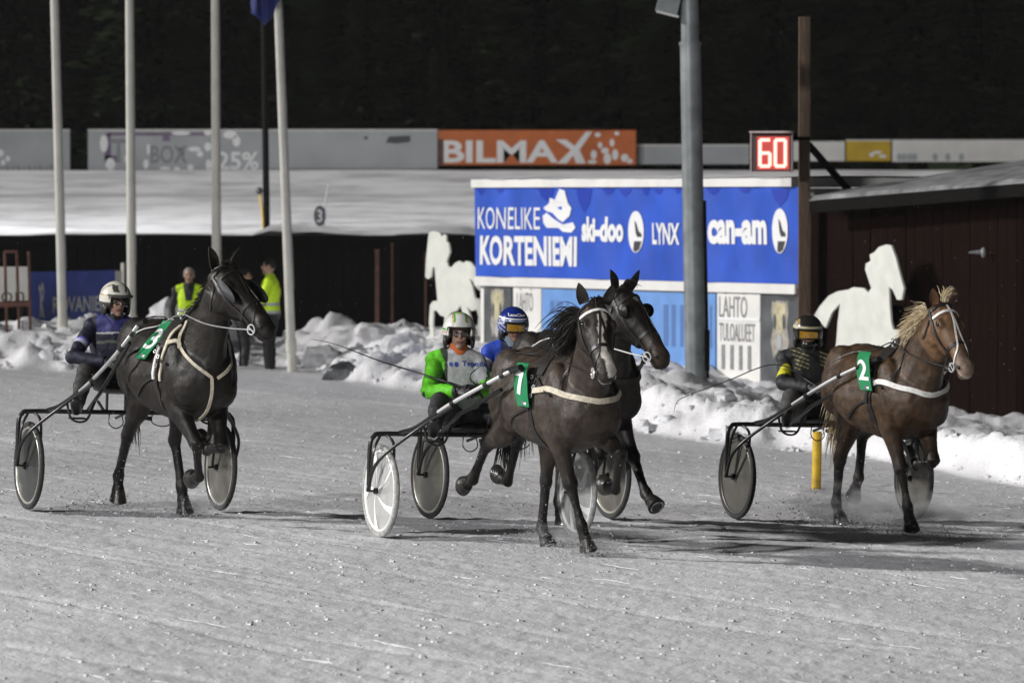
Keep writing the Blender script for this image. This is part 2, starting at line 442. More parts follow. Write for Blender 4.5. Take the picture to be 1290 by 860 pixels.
def terrain(X, Y):
    z = -SLOPE * np.clip(X, -16, 16) * (1 - smooth(84, 96, Y))
    a = math.radians(30); U = X * math.sin(a) - Y * math.cos(a); V = X * math.cos(a) + Y * math.sin(a)
    yb = np.interp(X, BX, BY) + fbm(X * 1.3, Y * .3, 3) * 1.0
    d = (Y - yb)
    trk = 1 - smooth(-.5, .8, d)
    rough = fbm(U * .5, V * 3.6, 4) * .011 + fbm(U * 2.5, V * 9.0, 3) * .004 + fbm(X * 11, Y * 11, 2, .7) * .010 + fbm(X * .5, Y * .5, 2) * .02
    # deeper grooves left by runners and wheels
    g = np.zeros_like(X)
    for i in range(60):
        v0 = 5 + .95 * i + .9 * math.sin(i * 2.7); w = .022 + .022 * (i % 3)
        g -= np.exp(-((V + fbm(U * .12, V * 0 + i, 2) * .7 - v0) / w) ** 2) * .011 * (vnoise(U * .25, V * 0 + i * 3.1) > -.1)
    z = z + (rough + g) * trk
    # the ploughed bank along the outside of the track
    hgt = np.interp(X, [-10, -7, -5.2, -4.6, -3.2, -2.4, -1, .5, 2, 3.8, 5, 8], [.36, .38, .36, .12, .12, .26, .32, .38, .34, .30, .32, .34])
    run = np.interp(X, [-8, -2, 1.5, 4, 6], [2.6, 4.0, 2.4, 1.3, .9])
    lump = np.abs(fbm(X * 1.1, Y * .75, 4)) * 1.0 + fbm(X * 4.2, Y * 3.2, 3) * .26 + np.abs(fbm(X * 9., Y * 7., 3)) * .22
    bank = smooth(-.2, 1, d / run) * hgt
    # behind the crest the ground drops again where the bank runs in front of the barn
    drop = smooth(1.3, 2.6, d / run) * np.interp(X, [2.4, 4.2, 6], [0, .28, .30])
    z = z + bank - drop + smooth(-.1, .9, d) * lump * .42 * (1 - smooth(86, 92, Y)) * np.interp(X, [-5.4, -4.8, -3.2, -2, 2, 4], [.62, .4, .5, 1.1, .75, .55])
    # a low mound right at the left and the heaps behind the two marshals
    for (mx, my, mr, mh) in ((-6.9, 81, 1.3, .12), (-2.2, 85.5, 1.3, .22), (-1.3, 83, 1.0, .18), (-4.9, 88, .9, .75), (-3.0, 88, .8, .55), (-7.6, 80.5, 1.0, .1)):
        r = np.sqrt((X - mx) ** 2 + ((Y - my) * .6) ** 2) / mr
        z = z + mh * (1 - smooth(0, 1.2, r)) * (1 + .9 * fbm(X * 2.2, Y * 1.6, 3))
    return z
def nonuni(parts):
    out = []
    for a, b, st in parts:
        n = max(1, int(round((b - a) / st))); out += [a + (b - a) * i / n for i in range(n)]
    out.append(parts[-1][1]); return np.array(out)
us = nonuni([(-60, -20, 5), (-20, -6.2, .6), (-6.2, 6.2, .032), (6.2, 20, .6), (20, 60, 5)])
ys = nonuni([(4, 27, 1.0), (27, 62, .085), (62, 92, .14), (92, 99, 1.0)])
Ug, Yg = np.meshgrid(us, ys); Xg = Ug * Yg / 50.0
Zg = terrain(Xg, Yg)
def gridobj(name, X, Y, Z, material, dirt_shade=None):
    r, c = X.shape; me = bpy.data.meshes.new(name)
    co = np.stack([X, Y, Z], -1).reshape(-1, 3).astype(np.float32)
    i = (np.arange(r - 1)[:, None] * c + np.arange(c - 1)[None, :]).ravel()
    q = np.stack([i, i + 1, i + c + 1, i + c], -1).astype(np.int32)
    me.vertices.add(len(co)); me.vertices.foreach_set('co', co.ravel())
    me.loops.add(q.size); me.loops.foreach_set('vertex_index', q.ravel())
    me.polygons.add(len(q)); me.polygons.foreach_set('loop_start', np.arange(0, q.size, 4, dtype=np.int32)); me.polygons.foreach_set('loop_total', np.full(len(q), 4, np.int32))
    me.update(calc_edges=True); me.polygons.foreach_set('use_smooth', [True] * len(q))
    if dirt_shade is not None:
        a = me.attributes.new('dirt_shade', 'FLOAT', 'POINT'); a.data.foreach_set('value', dirt_shade.ravel().astype(np.float32))
    me.materials.append(material)
    return link(bpy.data.objects.new(name, me))
bd = (Yg - np.interp(Xg, BX, BY))
dirt_grey_map = smooth(.02, .30, fbm(Xg * .8, Yg * .5, 4) + .16 * (1 - smooth(-3.5, 0, Xg))) * smooth(.3, 1.2, bd) * .9
dirt_grey_map = np.maximum(dirt_grey_map, (1 - smooth(-.6, .5, bd)) * (.60 + .7 * fbm(Xg * .6 + 3, Yg * .25, 4)) + smooth(-12, 0, bd) * (1 - smooth(-.6, .3, bd)) * .45)
dirt_grey_map = np.maximum(dirt_grey_map, smooth(1.5, 2.6, bd) * smooth(3.2, 4.2, Xg) * .8)  # greyer ground behind the bank crest at the right
tag(gridobj('ground', Xg, Yg, Zg, M['snow'], dirt_grey_map), 'packed grey snow of the racing track with ploughed banks', kind='structure')
def gz(x, y): return float(terrain(np.array([float(x)]), np.array([float(y)]))[0])

# outer track: snow ramp behind the dark timber wall, then a level field under the forest
fx = nonuni([(-260, -30, 10), (-30, 30, .4), (30, 260, 10)]); fy = nonuni([(99.6, 132, .5), (132, 160, 4), (160, 900, 60)])
FX, FY = np.meshgrid(fx, fy)
zf = np.interp(FY, [99, 103, 111, 116.5, 117.5, 125.5, 127, 129, 900], [1.93, 2.02, 2.45, 2.66, 2.69, 3.20, 3.26, 3.27, 3.4])
zf = zf + .16 * np.exp(-((FY - 100.3) / .8) ** 2) * (1 + fbm(FX * 1.1, FY, 3) * 1.6) * (FX > -4.6) * (FX < -.8) + fbm(FX * .5, FY * .4, 4) * .10 * (1 - smooth(115, 122, FY)) + fbm(FX * .3, FY * .3, 3) * .03
tag(gridobj('far_track', FX, FY, zf, M['snow_far'], np.clip(np.exp(-((FY - 117.2) / .7) ** 2) * .55 + np.exp(-((FY - 127.3) / .5) ** 2) * .5 + (fbm(FX * .3, FY * .25, 3) - .05) * .25 + smooth(-3, 6, FX) * .22, 0, 1)), 'banked snow of the far side of the track', kind='structure')  # groove shade painted in as a dark line; greyer at rail and right

# loose crumbs of snow on the track and blocks on the bank (nobody could count them)
def lumpy(mb, x, y, z, r):
    sd = Vector((x * 3.1, y * 2.7, r * 40)); q = MB(); q.ell((0, 0, 0), (r, r, r * .75), None, 8, 6)
    mb.add([Vector((x, y, z + r * .2)) + Vector(p) * (1 + .9 * mnoise.noise(Vector(p) * (1.7 / r) + sd)) for p in q.v], q.f)
def chunk(mb, x, y, z, r, flat=.6):
    n = 5; ph = RND.random() * 6; rr = [[r * (.7 + .6 * RND.random()) for _ in range(n)] for _ in range(2)]
    vs = [(x + rr[0][j] * math.cos(ph + 2 * math.pi * j / n), y + rr[0][j] * math.sin(ph + 2 * math.pi * j / n), z - r * .3) for j in range(n)]
    vs += [(x + .75 * rr[1][j] * math.cos(ph + .4 + 2 * math.pi * j / n), y + .75 * rr[1][j] * math.sin(ph + .4 + 2 * math.pi * j / n), z + r * flat * (.6 + .5 * RND.random())) for j in range(n)]
    fs = [(j, (j + 1) % n, n + (j + 1) % n, n + j) for j in range(n)] + [tuple(range(n, 2 * n))]
    mb.add(vs, fs)
crumb_xy = []
for i in range(6500):
    y = 28 + 46 * (RND.random() ** 1.25); x = (RND.random() * 2 - 1) * .105 * y
    if y < np.interp(x, BX, BY): crumb_xy.append((x, y, .005 + .020 * RND.random() ** 4))
# little ridges thrown up beside the ruts
for i in range(7000):
    k = RND.randrange(44); v0 = 6 + 1.25 * k + .9 * math.sin(k * 2.7) + RND.gauss(0, .12)
    u = -10 - 60 * RND.random(); a = math.radians(30)
    x = u * math.sin(a) + v0 * math.cos(a); y = -u * math.cos(a) + v0 * math.sin(a)
    if 28 < y < np.interp(x, BX, BY) and abs(x) < .105 * y: crumb_xy.append((x, y, .006 + .014 * RND.random() ** 2))
cz = terrain(np.array([c[0] for c in crumb_xy]), np.array([c[1] for c in crumb_xy]))
mb = MB()
for (x, y, r), z in zip(crumb_xy, cz): chunk(mb, x, y, z - r * .2, r * 1.25, .55)
# thin lips of snow left by runners
for i in range(70):
    y = 29 + 34 * RND.random() ** 1.2; x = (RND.random() * 2 - 1) * .10 * y
    if y > np.interp(x, BX, BY) - 1: continue
    a = math.radians(30 + RND.gauss(0, 3)); L_ = .15 + .6 * RND.random() ** 2; n_ = 6; pts = []
    for k in range(n_ + 1):
        s_ = (k / n_ - .5) * L_; pts.append((x + s_ * math.sin(a) + RND.gauss(0, .006), y - s_ * math.cos(a)))
    zz = terrain(np.array([p_[0] for p_ in pts]), np.array([p_[1] for p_ in pts])); w_ = .007 + .008 * RND.random()
    mb.tube([Vector((p_[0], p_[1], z_)) for p_, z_ in zip(pts, zz)], [(w_ * math.sin(math.pi * (k + .3) / (n_ + .6)), .0045 * math.sin(math.pi * (k + .3) / (n_ + .6)) + .001) for k in range(n_ + 1)], 6, Vector((math.cos(a), math.sin(a), 0)))
tag(mb.build('snow_crumbs', M['snow_chunk'], smooth=False), 'small crumbs of snow scattered over the track', kind='stuff')
bl = []
for i in range(520):
    x = -9 + 16 * RND.random(); yb = float(np.interp(x, BX, BY)); y = yb + RND.random() ** 1.5 * (7 if x < 1 else 3.2) - .2
    bl.append((x, y, .02 + .12 * RND.random() ** 4 if x < 2.5 else .012 + .04 * RND.random() ** 3))
bz = terrain(np.array([c[0] for c in bl]), np.array([c[1] for c in bl])); mb = MB()
for (x, y, r), z in zip(bl, bz): lumpy(mb, x, y, z, r)
tag(mb.build('snow_blocks', M['snow_chunk'], smooth=True, angle=60), 'broken blocks of snow lying along the ploughed bank', kind='stuff')

def rock(name, x, y, r, seed, material, label, cat, sq=.7, group=None):
    mb = MB(); mb.ell((0, 0, 0), (r, r * .8, r * sq), n=14, m=9)
    vs = []
    for p in mb.v:
        v = Vector(p); k = 1 + .55 * mnoise.noise(v * (1.6 / r) + Vector((seed, seed * 2, 0))) + .2 * mnoise.noise(v * (5 / r) + Vector((seed, 0, 3)))
        vs.append(v * k)
    mb.v = vs; o = mb.build(name, material, smooth=True, angle=35); o.location = (x, y, gz(x, y) + r * sq * .35)
    return tag(o, label, cat, group)
p = at(433, 462, 77); rock('snow_boulder', p.x, p.y, .26, 3, M['panel_grey'], 'dark dirty ice block lying on the snow right of the flagpole', 'ice block')
p = at(505, 440, 79); rock('snow_boulder', p.x, p.y, .30, 8, M['snow_chunk'], 'pale rounded snow boulder on the bank behind the green driver', 'snow boulder')
p = at(405, 400, 82); rock('snow_boulder', p.x, p.y, .28, 12, M['snow_chunk'], 'big snow lump piled right beside the right flagpole', 'snow boulder')
p = at(470, 405, 83); rock('snow_boulder', p.x, p.y, .32, 21, M['snow_chunk'], 'wide snow lump in front of the dark timber wall', 'snow boulder')
p = at(215, 385, 84); rock('snow_boulder', p.x, p.y, .33, 31, M['snow_chunk'], 'tall snow lump left of the marshal in the yellow vest', 'snow boulder', 1.0)

# ------------------------------------------------------------------ dark timber wall in front of the outer track
WY = 99.0
w = thing('timber_wall', 'long dark timber wall with board cladding below the far track', 'wall', (0, WY, 0))
MB().box((0, .42, 1.87), (46, 1.2, .16)).build('coping', M['dark_wood'], w, smooth=False)
MB().box((0, .15, .9), (46, .16, 1.86)).build('backing', M['dark_wood'], w, smooth=False)
b0 = MB().box((0, 0, .9), (.285, .05, 1.76)).build('board', M['dark_wood'], w, smooth=False)
xs_ = [-10.4 + .3 * i for i in range(45)]
b0.location = (xs_[0], RND.uniform(-.012, .012), 0)
for x in xs_[1:]:
    c = b0.copy(); COL.objects.link(c); c.parent = w; c.location = (x, RND.uniform(-.015, .015), 0)
# reddish posts in front of it
g = 'rusty posts before the dark timber wall'
for px, y0, y1, wd, lb in ((475, 316, 357, .07, 'short rusty post standing left of two thinner posts before the dark wall'),
                           (494, 308, 385, .035, 'thin rusty post between two others before the dark wall'),
                           (536, 320, 385, .035, 'thin rusty post just left of the pale horse cutout')):
    D = 92; X = (px - 645) / F_PX * D; z1 = zat(y0, D); z0 = gz(X, D) - .05
    t = thing('rusty_post', lb, 'post', (X, D, z0), 0, g)
    MB().box((0, 0, (z1 - z0) / 2), (wd, wd, z1 - z0)).build('shaft', M['rust'], t, smooth=False)
    MB().box((0, 0, z1 - z0 + .012), (wd * 1.4, wd * 1.4, .024)).build('cap', M['rust'], t, smooth=False)

# ------------------------------------------------------------------ boards along the far rail
def far_plane(D=127.6): return Plane((-14, D), (16, D), 0)
fp = far_plane()
def board(px0, px1, py0, py1, name, material, label, D=127.6, dd=0, extra=None):
    pl = Plane((-14, D + dd), (16, D + dd)); u0, u1 = pl.u_of(px0), pl.u_of(px1); v0, v1 = pl.v_of(py1, u0), pl.v_of(py0, u0)
    L = pl.pt((u0 + u1) / 2, v0 - .35)
    t = thing(name, label, 'advertising board', L)
    pl.slab(u0, u1, v0, v1, -.05, 0, 'panel', material, t, loc=L)
    mb = MB(); n = max(2, int((u1 - u0) / 2.4) + 1)
    for i in range(n):
        u = u0 + .08 + (u1 - u0 - .16) * i / (n - 1)
        q = MB(); pl.slab(u - .04, u + .04, v0 - .55, v1 - .06, -.14, -.06, '', None, mb=q, loc=L); q.build('post', M['dark_wood'], t, smooth=False)
    pl.slab(u0, u1, v1 + .002, v1 + .035, -.09, .02, 'top_rail', M['white_board'] if material is not M['orange'] else M['orange'], t, loc=L)
    return pl, t, L, u0, u1, v0, v1
# left grey board with worn lettering
pl, t, L, u0, u1, v0, v1 = board(-60, 88, 165, 222, 'rail_board', M['grey_board'], 'plain grey board with worn lettering at the far left end of the rail')
mb = MB()
for k in range(16):
    u, v = pl.uv(-4 + 4.6 * k + (k % 3), 215); hh = .10 + .05 * ((k * 7) % 3)
    mb.add([pl.pt(x, y, .004) - L for x, y in ((u, v - hh), (u + .045, v - hh), (u + .055, v + hh * .6), (u + .01, v + hh * .6))], [(0, 1, 2, 3)])
mb.build('worn_lettering', M['print_grey'], t, smooth=False)
mb = MB()
for (px, py, r) in ((1, 193, 4), (4, 205, 3), (10, 200, 3)):
    u, v = pl.uv(px, py); a, b = disc_geo(u, v, r / 54, r / 45, 10); pl.flat((a, b), .005, 'white_print', M['print_white'], t, loc=L)
pl.slab(u1 + .02, pl.u_of(111), v0 + .0, v0 + .42, -.12, -.06, 'gap_panel', M['dark_wood'], t, loc=L)
# mauve printed board
pl, t, L, u0, u1, v0, v1 = board(111, 336, 165, 217, 'rail_board', M['grey_board'], 'grey board with mauve and white print, left of the long plain rail board')
mb = MB()
for a, b, c, d in ((136, 167, 270, 171), (132, 168, 140, 205), (205, 171, 214, 178), (225, 186, 232, 196), (132, 196, 150, 204)):
    ua, va = pl.uv(a, b); ub, vb = pl.uv(c, d); mb.add([pl.pt(x, y, .004) - L for x, y in ((ua, vb), (ub, vb), (ub, va), (ua, va))], [(0, 1, 2, 3)])
mb.build('mauve_band', M['mauve'], t, smooth=False)
mb = MB()
for (px, py, rx, ry) in ((131, 181, 5, 11), (139, 207, 6, 8), (160, 200, 3, 6), (184, 207, 3.5, 6), (187, 188, 2, 7), (223, 213, 4, 3), (240, 211, 4, 4), (263, 208, 4, 7), (262, 185, 4.5, 5.5), (262, 167, 5, 4), (228, 168, 12, 2.5), (290, 170, 9, 5), (298, 178, 5, 7), (208, 212, 7, 2), (245, 188, 8, 3), (252, 194, 4, 4)):
    u, v = pl.uv(px, py); a, b = disc_geo(u, v, rx / 54, ry / 54, 14); pl.flat((a, b), .008, 'white_print', M['print_white'], t, loc=L)
pl.flat(text_fit('T', pl.u_of(139), pl.v_of(205, u0), pl.u_of(160) - pl.u_of(139), .55, .02), .006, 'lettering', M['print_grey'], t, loc=L)
pl.flat(text_fit('BOX', pl.u_of(190), pl.v_of(206, u0), pl.u_of(236) - pl.u_of(190), .42, .02), .006, 'lettering', M['print_grey'], t, loc=L)
pl.flat(text_fit('25%', pl.u_of(274), pl.v_of(214, u0), pl.u_of(326) - pl.u_of(274), .42, .02), .006, 'lettering', M['print_white'], t, loc=L)
# plain board
pl, t, L, u0, u1, v0, v1 = board(338, 551, 165, 213, 'rail_board', M['grey_board'], 'long plain grey board left of the orange board with a black tear')
a, b = poly_geo([pl.uv(486, 180), pl.uv(490, 172), pl.uv(517, 171), pl.uv(517, 179), pl.uv(500, 181)])
pl.flat((a, b), .005, 'tear', M['print_black'], t, loc=L)
a, b = disc_geo(*pl.uv(461, 174), .05, .04, 8); pl.flat((a, b), .005, 'tear', M['print_black'], t, loc=L)
# orange board
pl, t, L, u0, u1, v0, v1 = board(552, 801, 166, 208, 'orange_board', M['orange'], 'orange board on the far rail with big white capital lettering')
h = (205 - 177) / 54
pl.flat(text_fit('BILMA', pl.u_of(557), pl.v_of(205, u0), pl.u_of(703) - pl.u_of(557), h, .03), .006, 'lettering', M['print_white'], t, loc=L)
a, b = poly_geo([pl.uv(*q) for q in ((702, 206), (719, 189), (700, 176), (713, 176), (724, 184), (738, 166), (746, 166), (730, 189), (738, 206), (726, 206), (722, 196), (714, 206))])
pl.flat((a, b), .008, 'lettering', M['print_white'], t, loc=L)
mb = MB()
for (px, py, rx, ry) in ((753, 170, 4, 3), (762, 190, 5, 4), (748, 195, 4, 6), (765, 200, 5, 7), (756, 183, 3, 4), (775, 195, 4, 7), (787, 199, 5, 5), (777, 168, 3, 3), (771, 180, 3, 5), (746, 204, 6, 2.5), (793, 203, 4, 3)):
    u, v = pl.uv(px, py); a, b = disc_geo(u, v, rx / 54, ry / 54, 12); pl.flat((a, b), .006, 'white_print', M['print_white'], t, loc=L)
pl.slab(pl.u_of(552), pl.u_of(559), v0 + .01, v0 + .6, .001, .012, 'dark_edge', M['rust'], t, loc=L)
# right of it: low white boards, yellow board
board(803, 944, 184, 207, 'rail_board', M['grey_board'], 'low pale board right of the orange board', dd=.4)
board(998, 1064, 180, 203, 'rail_board', M['white_board'], 'low white board left of the yellow board', dd=.4)
pl, t, L, u0, u1, v0, v1 = board(1066, 1122, 178, 203, 'yellow_board', M['yellow'], 'yellow board on the far rail among white boards', dd=.4)
mb = MB()
for (px, py, rx, ry) in ((1098, 195, 3, 3), (1105, 192, 6, 2), (1112, 197, 5, 2)):
    u, v = pl.uv(px, py); a, b = disc_geo(u, v, rx / 54, ry / 54, 12); pl.flat((a, b), .006, 'white_print', M['print_white'], t, loc=L)
pl, t, L, u0, u1, v0, v1 = board(1124, 1330, 178, 204, 'rail_board', M['white_board'], 'long white board with faded print right of the yellow board', dd=.4)
mb = MB()
for px in (1133, 1139, 1146, 1152, 1178, 1194, 1211):
    u, v = pl.uv(px, 198); a, b = disc_geo(u, v, 3.5 / 54, 5 / 54, 12); pl.flat((a, b), .006, 'faded_print', M['grey_board'], t, loc=L)

# small furniture on the far track
D = 104
X = (336 - 645) / F_PX * D; z0 = float(np.interp(D, [99, 103, 111], [1.93, 2.02, 2.45]))
t = thing('lamp_mast', 'thin black lamp mast rising from the far track in front of the boards', 'mast', (X, D, z0 - .1))
MB().tube([(0, 0, 0), (-.06, 0, 5), (-.1, 0, 12)], [.065, .055, .045], 8).build('shaft', M['dark_wood'], t)
MB().box((-.35, -.05, 11.9), (.6, .3, .16)).build('lamp_head', M['dark_wood'], t, smooth=False)
MB().box((.1, -.02, 2.55), (.16, .05, .10)).build('bracket', M['dark_wood'], t, smooth=False)
X = (403 - 645) / F_PX * D; z0 = zat(286, D)
t = thing('distance_marker', 'small black round marker with a number 3 on the far track', 'marker', (X, D, z0 - .15))
mb = MB(); vs, fs = disc_geo(0, .36, .115, .20, 24); mb.add([(x, 0, y) for x, y in vs] + [(x, .03, y) for x, y in vs], [fs[0], tuple(i + 24 for i in fs[0][::-1])] + [(i, (i + 1) % 24, 24 + (i + 1) % 24, 24 + i) for i in range(24)])
mb.build('plate', M['print_black'], t, smooth=False)
vs, fs = text_fit('3', -.055, .24, .10, .24, .01); MB().add([(x, -.006, y) for x, y in vs], fs).build('number', M['grey_board'], t, smooth=False)
MB().tube([(.06, .06, -.1), (.10, .06, .6), (.16, .06, .95)], .013, 6).build('rod', M['grey_board'], t)
X = (328 - 645) / F_PX * D; z0 = zat(287, D)
t = thing('marker_stake', 'thin pale stake with a dark ball top left of the black mast', 'stake', (X + .06, D, z0 - .1))
MB().tube([(0, 0, 0), (-.02, 0, .4), (-.08, 0, .78)], .018, 6).build('rod', M['yellow_post'], t)
MB().ell((-.08, 0, .80), (.065, .065, .075), n=10, m=6).build('ball', M['print_black'], t)

# ------------------------------------------------------------------ spruces beyond the far rail
def spruce_mesh(seed, H, R, n):
    r = random.Random(seed); mb = MB()
    for i in range(n):
        t = r.random() ** .8; z = H * (.07 + .93 * t)
        rad = R * (1 - t) ** .85 * (.82 + .3 * math.sin(z * 5.5 + seed)) + .05
        rr = rad * (.25 + .75 * r.random() ** .5); a = r.random() * 6.283
        c = Vector((rr * math.cos(a), rr * math.sin(a), z - rr * .28))
        s = .20 + .25 * r.random(); d = Vector((math.cos(a), math.sin(a), -.35 + .3 * r.random())) * s
        w_ = Vector((-math.sin(a), math.cos(a), r.uniform(-.3, .3))) * s * .35
        dn = Vector((0, 0, -s * .3))
        mb.add([c - d * .5, c + w_ + dn, c + d, c - w_ + dn * .6], [(0, 1, 2, 3)])
    return mb
def trunk_mesh(H):
    mb = MB(); mb.tube([(0, 0, -.3), (0, 0, H * .3), (0, 0, H * .97)], [.17, .12, .02], 8)
    for k in range(10):
        a = k * 2.4; z = H * (.15 + .07 * k); L_ = 1.5 * (1 - z / H)
        mb.tube([(0, 0, z), (L_ * math.cos(a), L_ * math.sin(a), z - .25 * L_)], [.03, .01], 5)
    return mb
variants = [(12.5, 2.4, 3600, 1), (15, 2.9, 4200, 5), (9, 2.0, 2800, 9)]
protos = []
spots = []
rr = random.Random(4)
looks = ['tall dark spruce standing beyond the far rail', 'broad dark spruce standing beyond the far rail', 'lower dark spruce standing beyond the far rail']
for row, D in enumerate((136, 143, 151)):
    for i in range(13):
        spots.append(((-14 + 2.35 * i + rr.uniform(-.7, .7) + (row % 2) * 1.1) * D / 136, D + rr.uniform(-2, 2), rr.randrange(2) if row else rr.randrange(3), rr.uniform(.85, 1.15)))
spots.append((at(555, 100, 133).x, 133, 2, .36)); spots.append((at(463, 60, 133).x, 133, 2, .62))
for i, (x, y, k, s) in enumerate(spots):
    while len(protos) <= 2:
        H, R, n, sd = variants[len(protos)]; j = len(protos)
        t = thing('spruce_tree', looks[j], 'tree', group='spruces beyond the far rail')
        cr = spruce_mesh(sd, H, R, n).build('crown', M['needles'], t, smooth=False); tr = trunk_mesh(H).build('trunk', M['bark'], t)
        protos.append([t, cr, tr, False])
    P = protos[k]
    if not P[3]: t = P[0]; P[3] = True
    else:
        t = P[0].copy(); COL.objects.link(t)
        for ch in (P[1], P[2]):
            c = ch.copy(); COL.objects.link(c); c.parent = t
    t.location = (x, y, 3.2); t.rotation_euler = (0, 0, rr.random() * 6); t.scale = (s, s, s)
    t['label'] = looks[k]
    if y == 133: t['label'] = 'small young spruce faintly lit above the left part of the orange board' if s < .5 else 'faintly lit spruce above the plain grey board'
for P in protos:
    if not P[3]:
        for o in P[:3][::-1]: bpy.data.objects.remove(o)
# the mass of forest behind them
mb = MB(); r_ = random.Random(77)
for k in range(150):
    x = -60 + 120 * r_.random(); y = 165 + 25 * r_.random(); H = 14 + 8 * r_.random(); R = 3.2
    for j in range(7):
        z = 3 + H * (j / 7.5); rad = R * (1 - j / 8); n = 9
        ring = [(x + rad * (.75 + .5 * r_.random()) * math.cos(6.283 * q / n), y + rad * (.75 + .5 * r_.random()) * math.sin(6.283 * q / n), z - .8 * r_.random()) for q in range(n)]
        mb.add(ring + [(x, y, z + H / 4.5)], [(q, (q + 1) % n, n) for q in range(n)])
tag(mb.build('forest', M['needles'], smooth=False), 'black mass of night forest behind the spruces', kind='stuff')

# ------------------------------------------------------------------ the hut with the long blue banner
P_L = at(600, 300, 79.2); P_R = at(1008, 300, 72.0)
hp = Plane((P_L.x, P_L.y), (P_R.x, P_R.y), 0); HL = hp.len
hut = thing('track_hut', 'white hut wrapped with posters under a long blue banner beside the track', 'hut', hp.pt(HL / 2, 0)); HLoc = hut.location.copy()
hp.slab(.02, HL - .12, -.6, 2.76, -3.2, -.06, 'wall', M['white_board'], hut, loc=HLoc)
hp.slab(-.05, HL * .985, 2.785, 2.90, -3.3, .06, 'roof_edge', M['white_board'], hut, loc=HLoc)
hp.slab(-.02, HL - .1, 1.37, 1.50, -.055, .02, 'rail', M['white_board'], hut, loc=HLoc)
mb = MB(); nU = 60
for i in range(nU + 1):
    u = HL * .98 * i / nU
    for w_, zz in ((.08, 2.905), (-.5, 2.93 + .01 * math.sin(i * .9)), (-1.6, 2.95 + .015 * math.sin(i * .5)), (-3.3, 2.91)):
        mb.v.append(tuple(hp.pt(u, zz + .02 * mnoise.noise(Vector((u * 2, w_, 0))), w_) - HLoc))
for i in range(nU):
    for j in range(3): a = i * 4 + j; mb.f.append((a, a + 4, a + 5, a + 1)); mb.m.append(0)
o_ = mb.build('roof_snow', M['snow_far'], hut)
# lower poster panels
def pan(px0, px1, v0, v1, material, name='poster', w=-.02, label=None):
    u0, u1 = hp.u_of(px0), hp.u_of(px1)
    o = hp.slab(u0, u1, v0, v1, -.058, w, name, material, hut, loc=HLoc)
    if label: o['label'] = label
    return u0, u1
def hut_flat(geo, w, name, material): return hp.flat(geo, w, name, material, hut, loc=HLoc)
def q(px, py): return hp.uv(px, py)
for (a, b, lb) in ((608, 642, 'grey poster with a pale horse face, left end'), (957, 1009, 'grey poster with a pale horse face, right end')):
    pan(a, b, -.1, 1.36, M['panel_grey'], 'horse_poster', -.02, lb)
pan(645, 680, -.1, 1.36, M['white_board'], 'white_poster', -.02)
pan(682, 900, -.1, 1.345, M['light_blue'], 'pale_blue_poster', -.015)
pan(902, 956, -.1, 1.36, M['white_board'], 'white_poster', -.02)
# right horse poster: pale horse face with grey shading, white bow lights above
def facegeo(cx, top, bot, wd):
    h_ = bot - top
    return [q(cx - wd * .42, top), q(cx - wd * .30, top + h_ * .05), q(cx - wd * .2, top + h_ * .01), q(cx + wd * .2, top + h_ * .01), q(cx + wd * .35, top + h_ * .04), q(cx + wd * .46, top),
            q(cx + wd * .5, top + h_ * .22), q(cx + wd * .42, top + h_ * .45), q(cx + wd * .55, top + h_ * .72), q(cx + wd * .35, bot - h_ * .05), q(cx, bot - h_ * .18), q(cx - wd * .35, bot), q(cx - wd * .5, top + h_ * .7), q(cx - wd * .36, top + h_ * .45), q(cx - wd * .48, top + h_ * .2)]
for cx, top, bot, wd in ((981, 378, 452, 22), (625, 363, 425, 17)):
    hut_flat(poly_geo(facegeo(cx, top, bot, wd)[::-1]), -.016, 'horse_print', M['pale_print'])
    hut_flat(poly_geo([q(cx - wd * .34, top + 4), q(cx + wd * .34, top + 4), q(cx + wd * .36, top + 22), q(cx + wd * .14, top + 40), q(cx, top + 44), q(cx - wd * .14, top + 40), q(cx - wd * .34, top + 20)][::-1]), -.013, 'face_print', M['poster_cream'])
    for sx in (-1, 1):
        u, v = q(cx + sx * wd * .26, top + 27); hut_flat(disc_geo(u, v, wd * .075 / 45, .10), -.010, 'eye_print', M['panel_grey'])
    u, v = q(cx, top + 53); hut_flat(disc_geo(u, v, .06, .10), -.010, 'muzzle_print', M['grey_board'])
a, b = poly_geo([q(957, 367), q(1008, 362), q(1008, 371), q(996, 380), q(978, 372), q(958, 372)][::-1]); hut_flat((a, b), -.016, 'dark_print', M['print_black'])
for px, py, r in ((975, 362.5, 5), (989, 361.5, 4), (995, 364.5, 4), (1000, 360.5, 3)):
    u, v = q(px, py); hut_flat(disc_geo(u, v, r / 50, r / 110, 14), -.006, 'white_dot', M['print_white'])
# white posters: tall narrow lettering
def ht(s, px0, px1, py0, py1, name, material, w=-.013, bold=0.0, **k):
    u0, u1 = hp.u_of(px0), hp.u_of(px1); v0 = hp.v_of(py1, (u0 + u1) / 2); v1 = hp.v_of(py0, (u0 + u1) / 2)
    return hut_flat(text_fit(s, u0, v0, u1 - u0, v1 - v0, bold, **k), w, name, material)
ht('LÄHTÖ', 905, 940, 367, 400, 'lettering', M['print_grey'], bold=.0)
ht('TULOALUEET', 905, 950, 407, 430, 'lettering', M['print_grey'], bold=.0)
for k in range(4): pan(908 + 11 * k, 912 + 11 * k, hp.v_of(466, 7), hp.v_of(435, 7), M['print_grey'], 'stripe', -.012)
pan(903, 956, hp.v_of(405, 7.5), hp.v_of(401, 7.5), M['print_white'], 'stripe', -.011)
ht('LÄHTÖ', 650, 670, 363, 392, 'lettering', M['print_grey'])
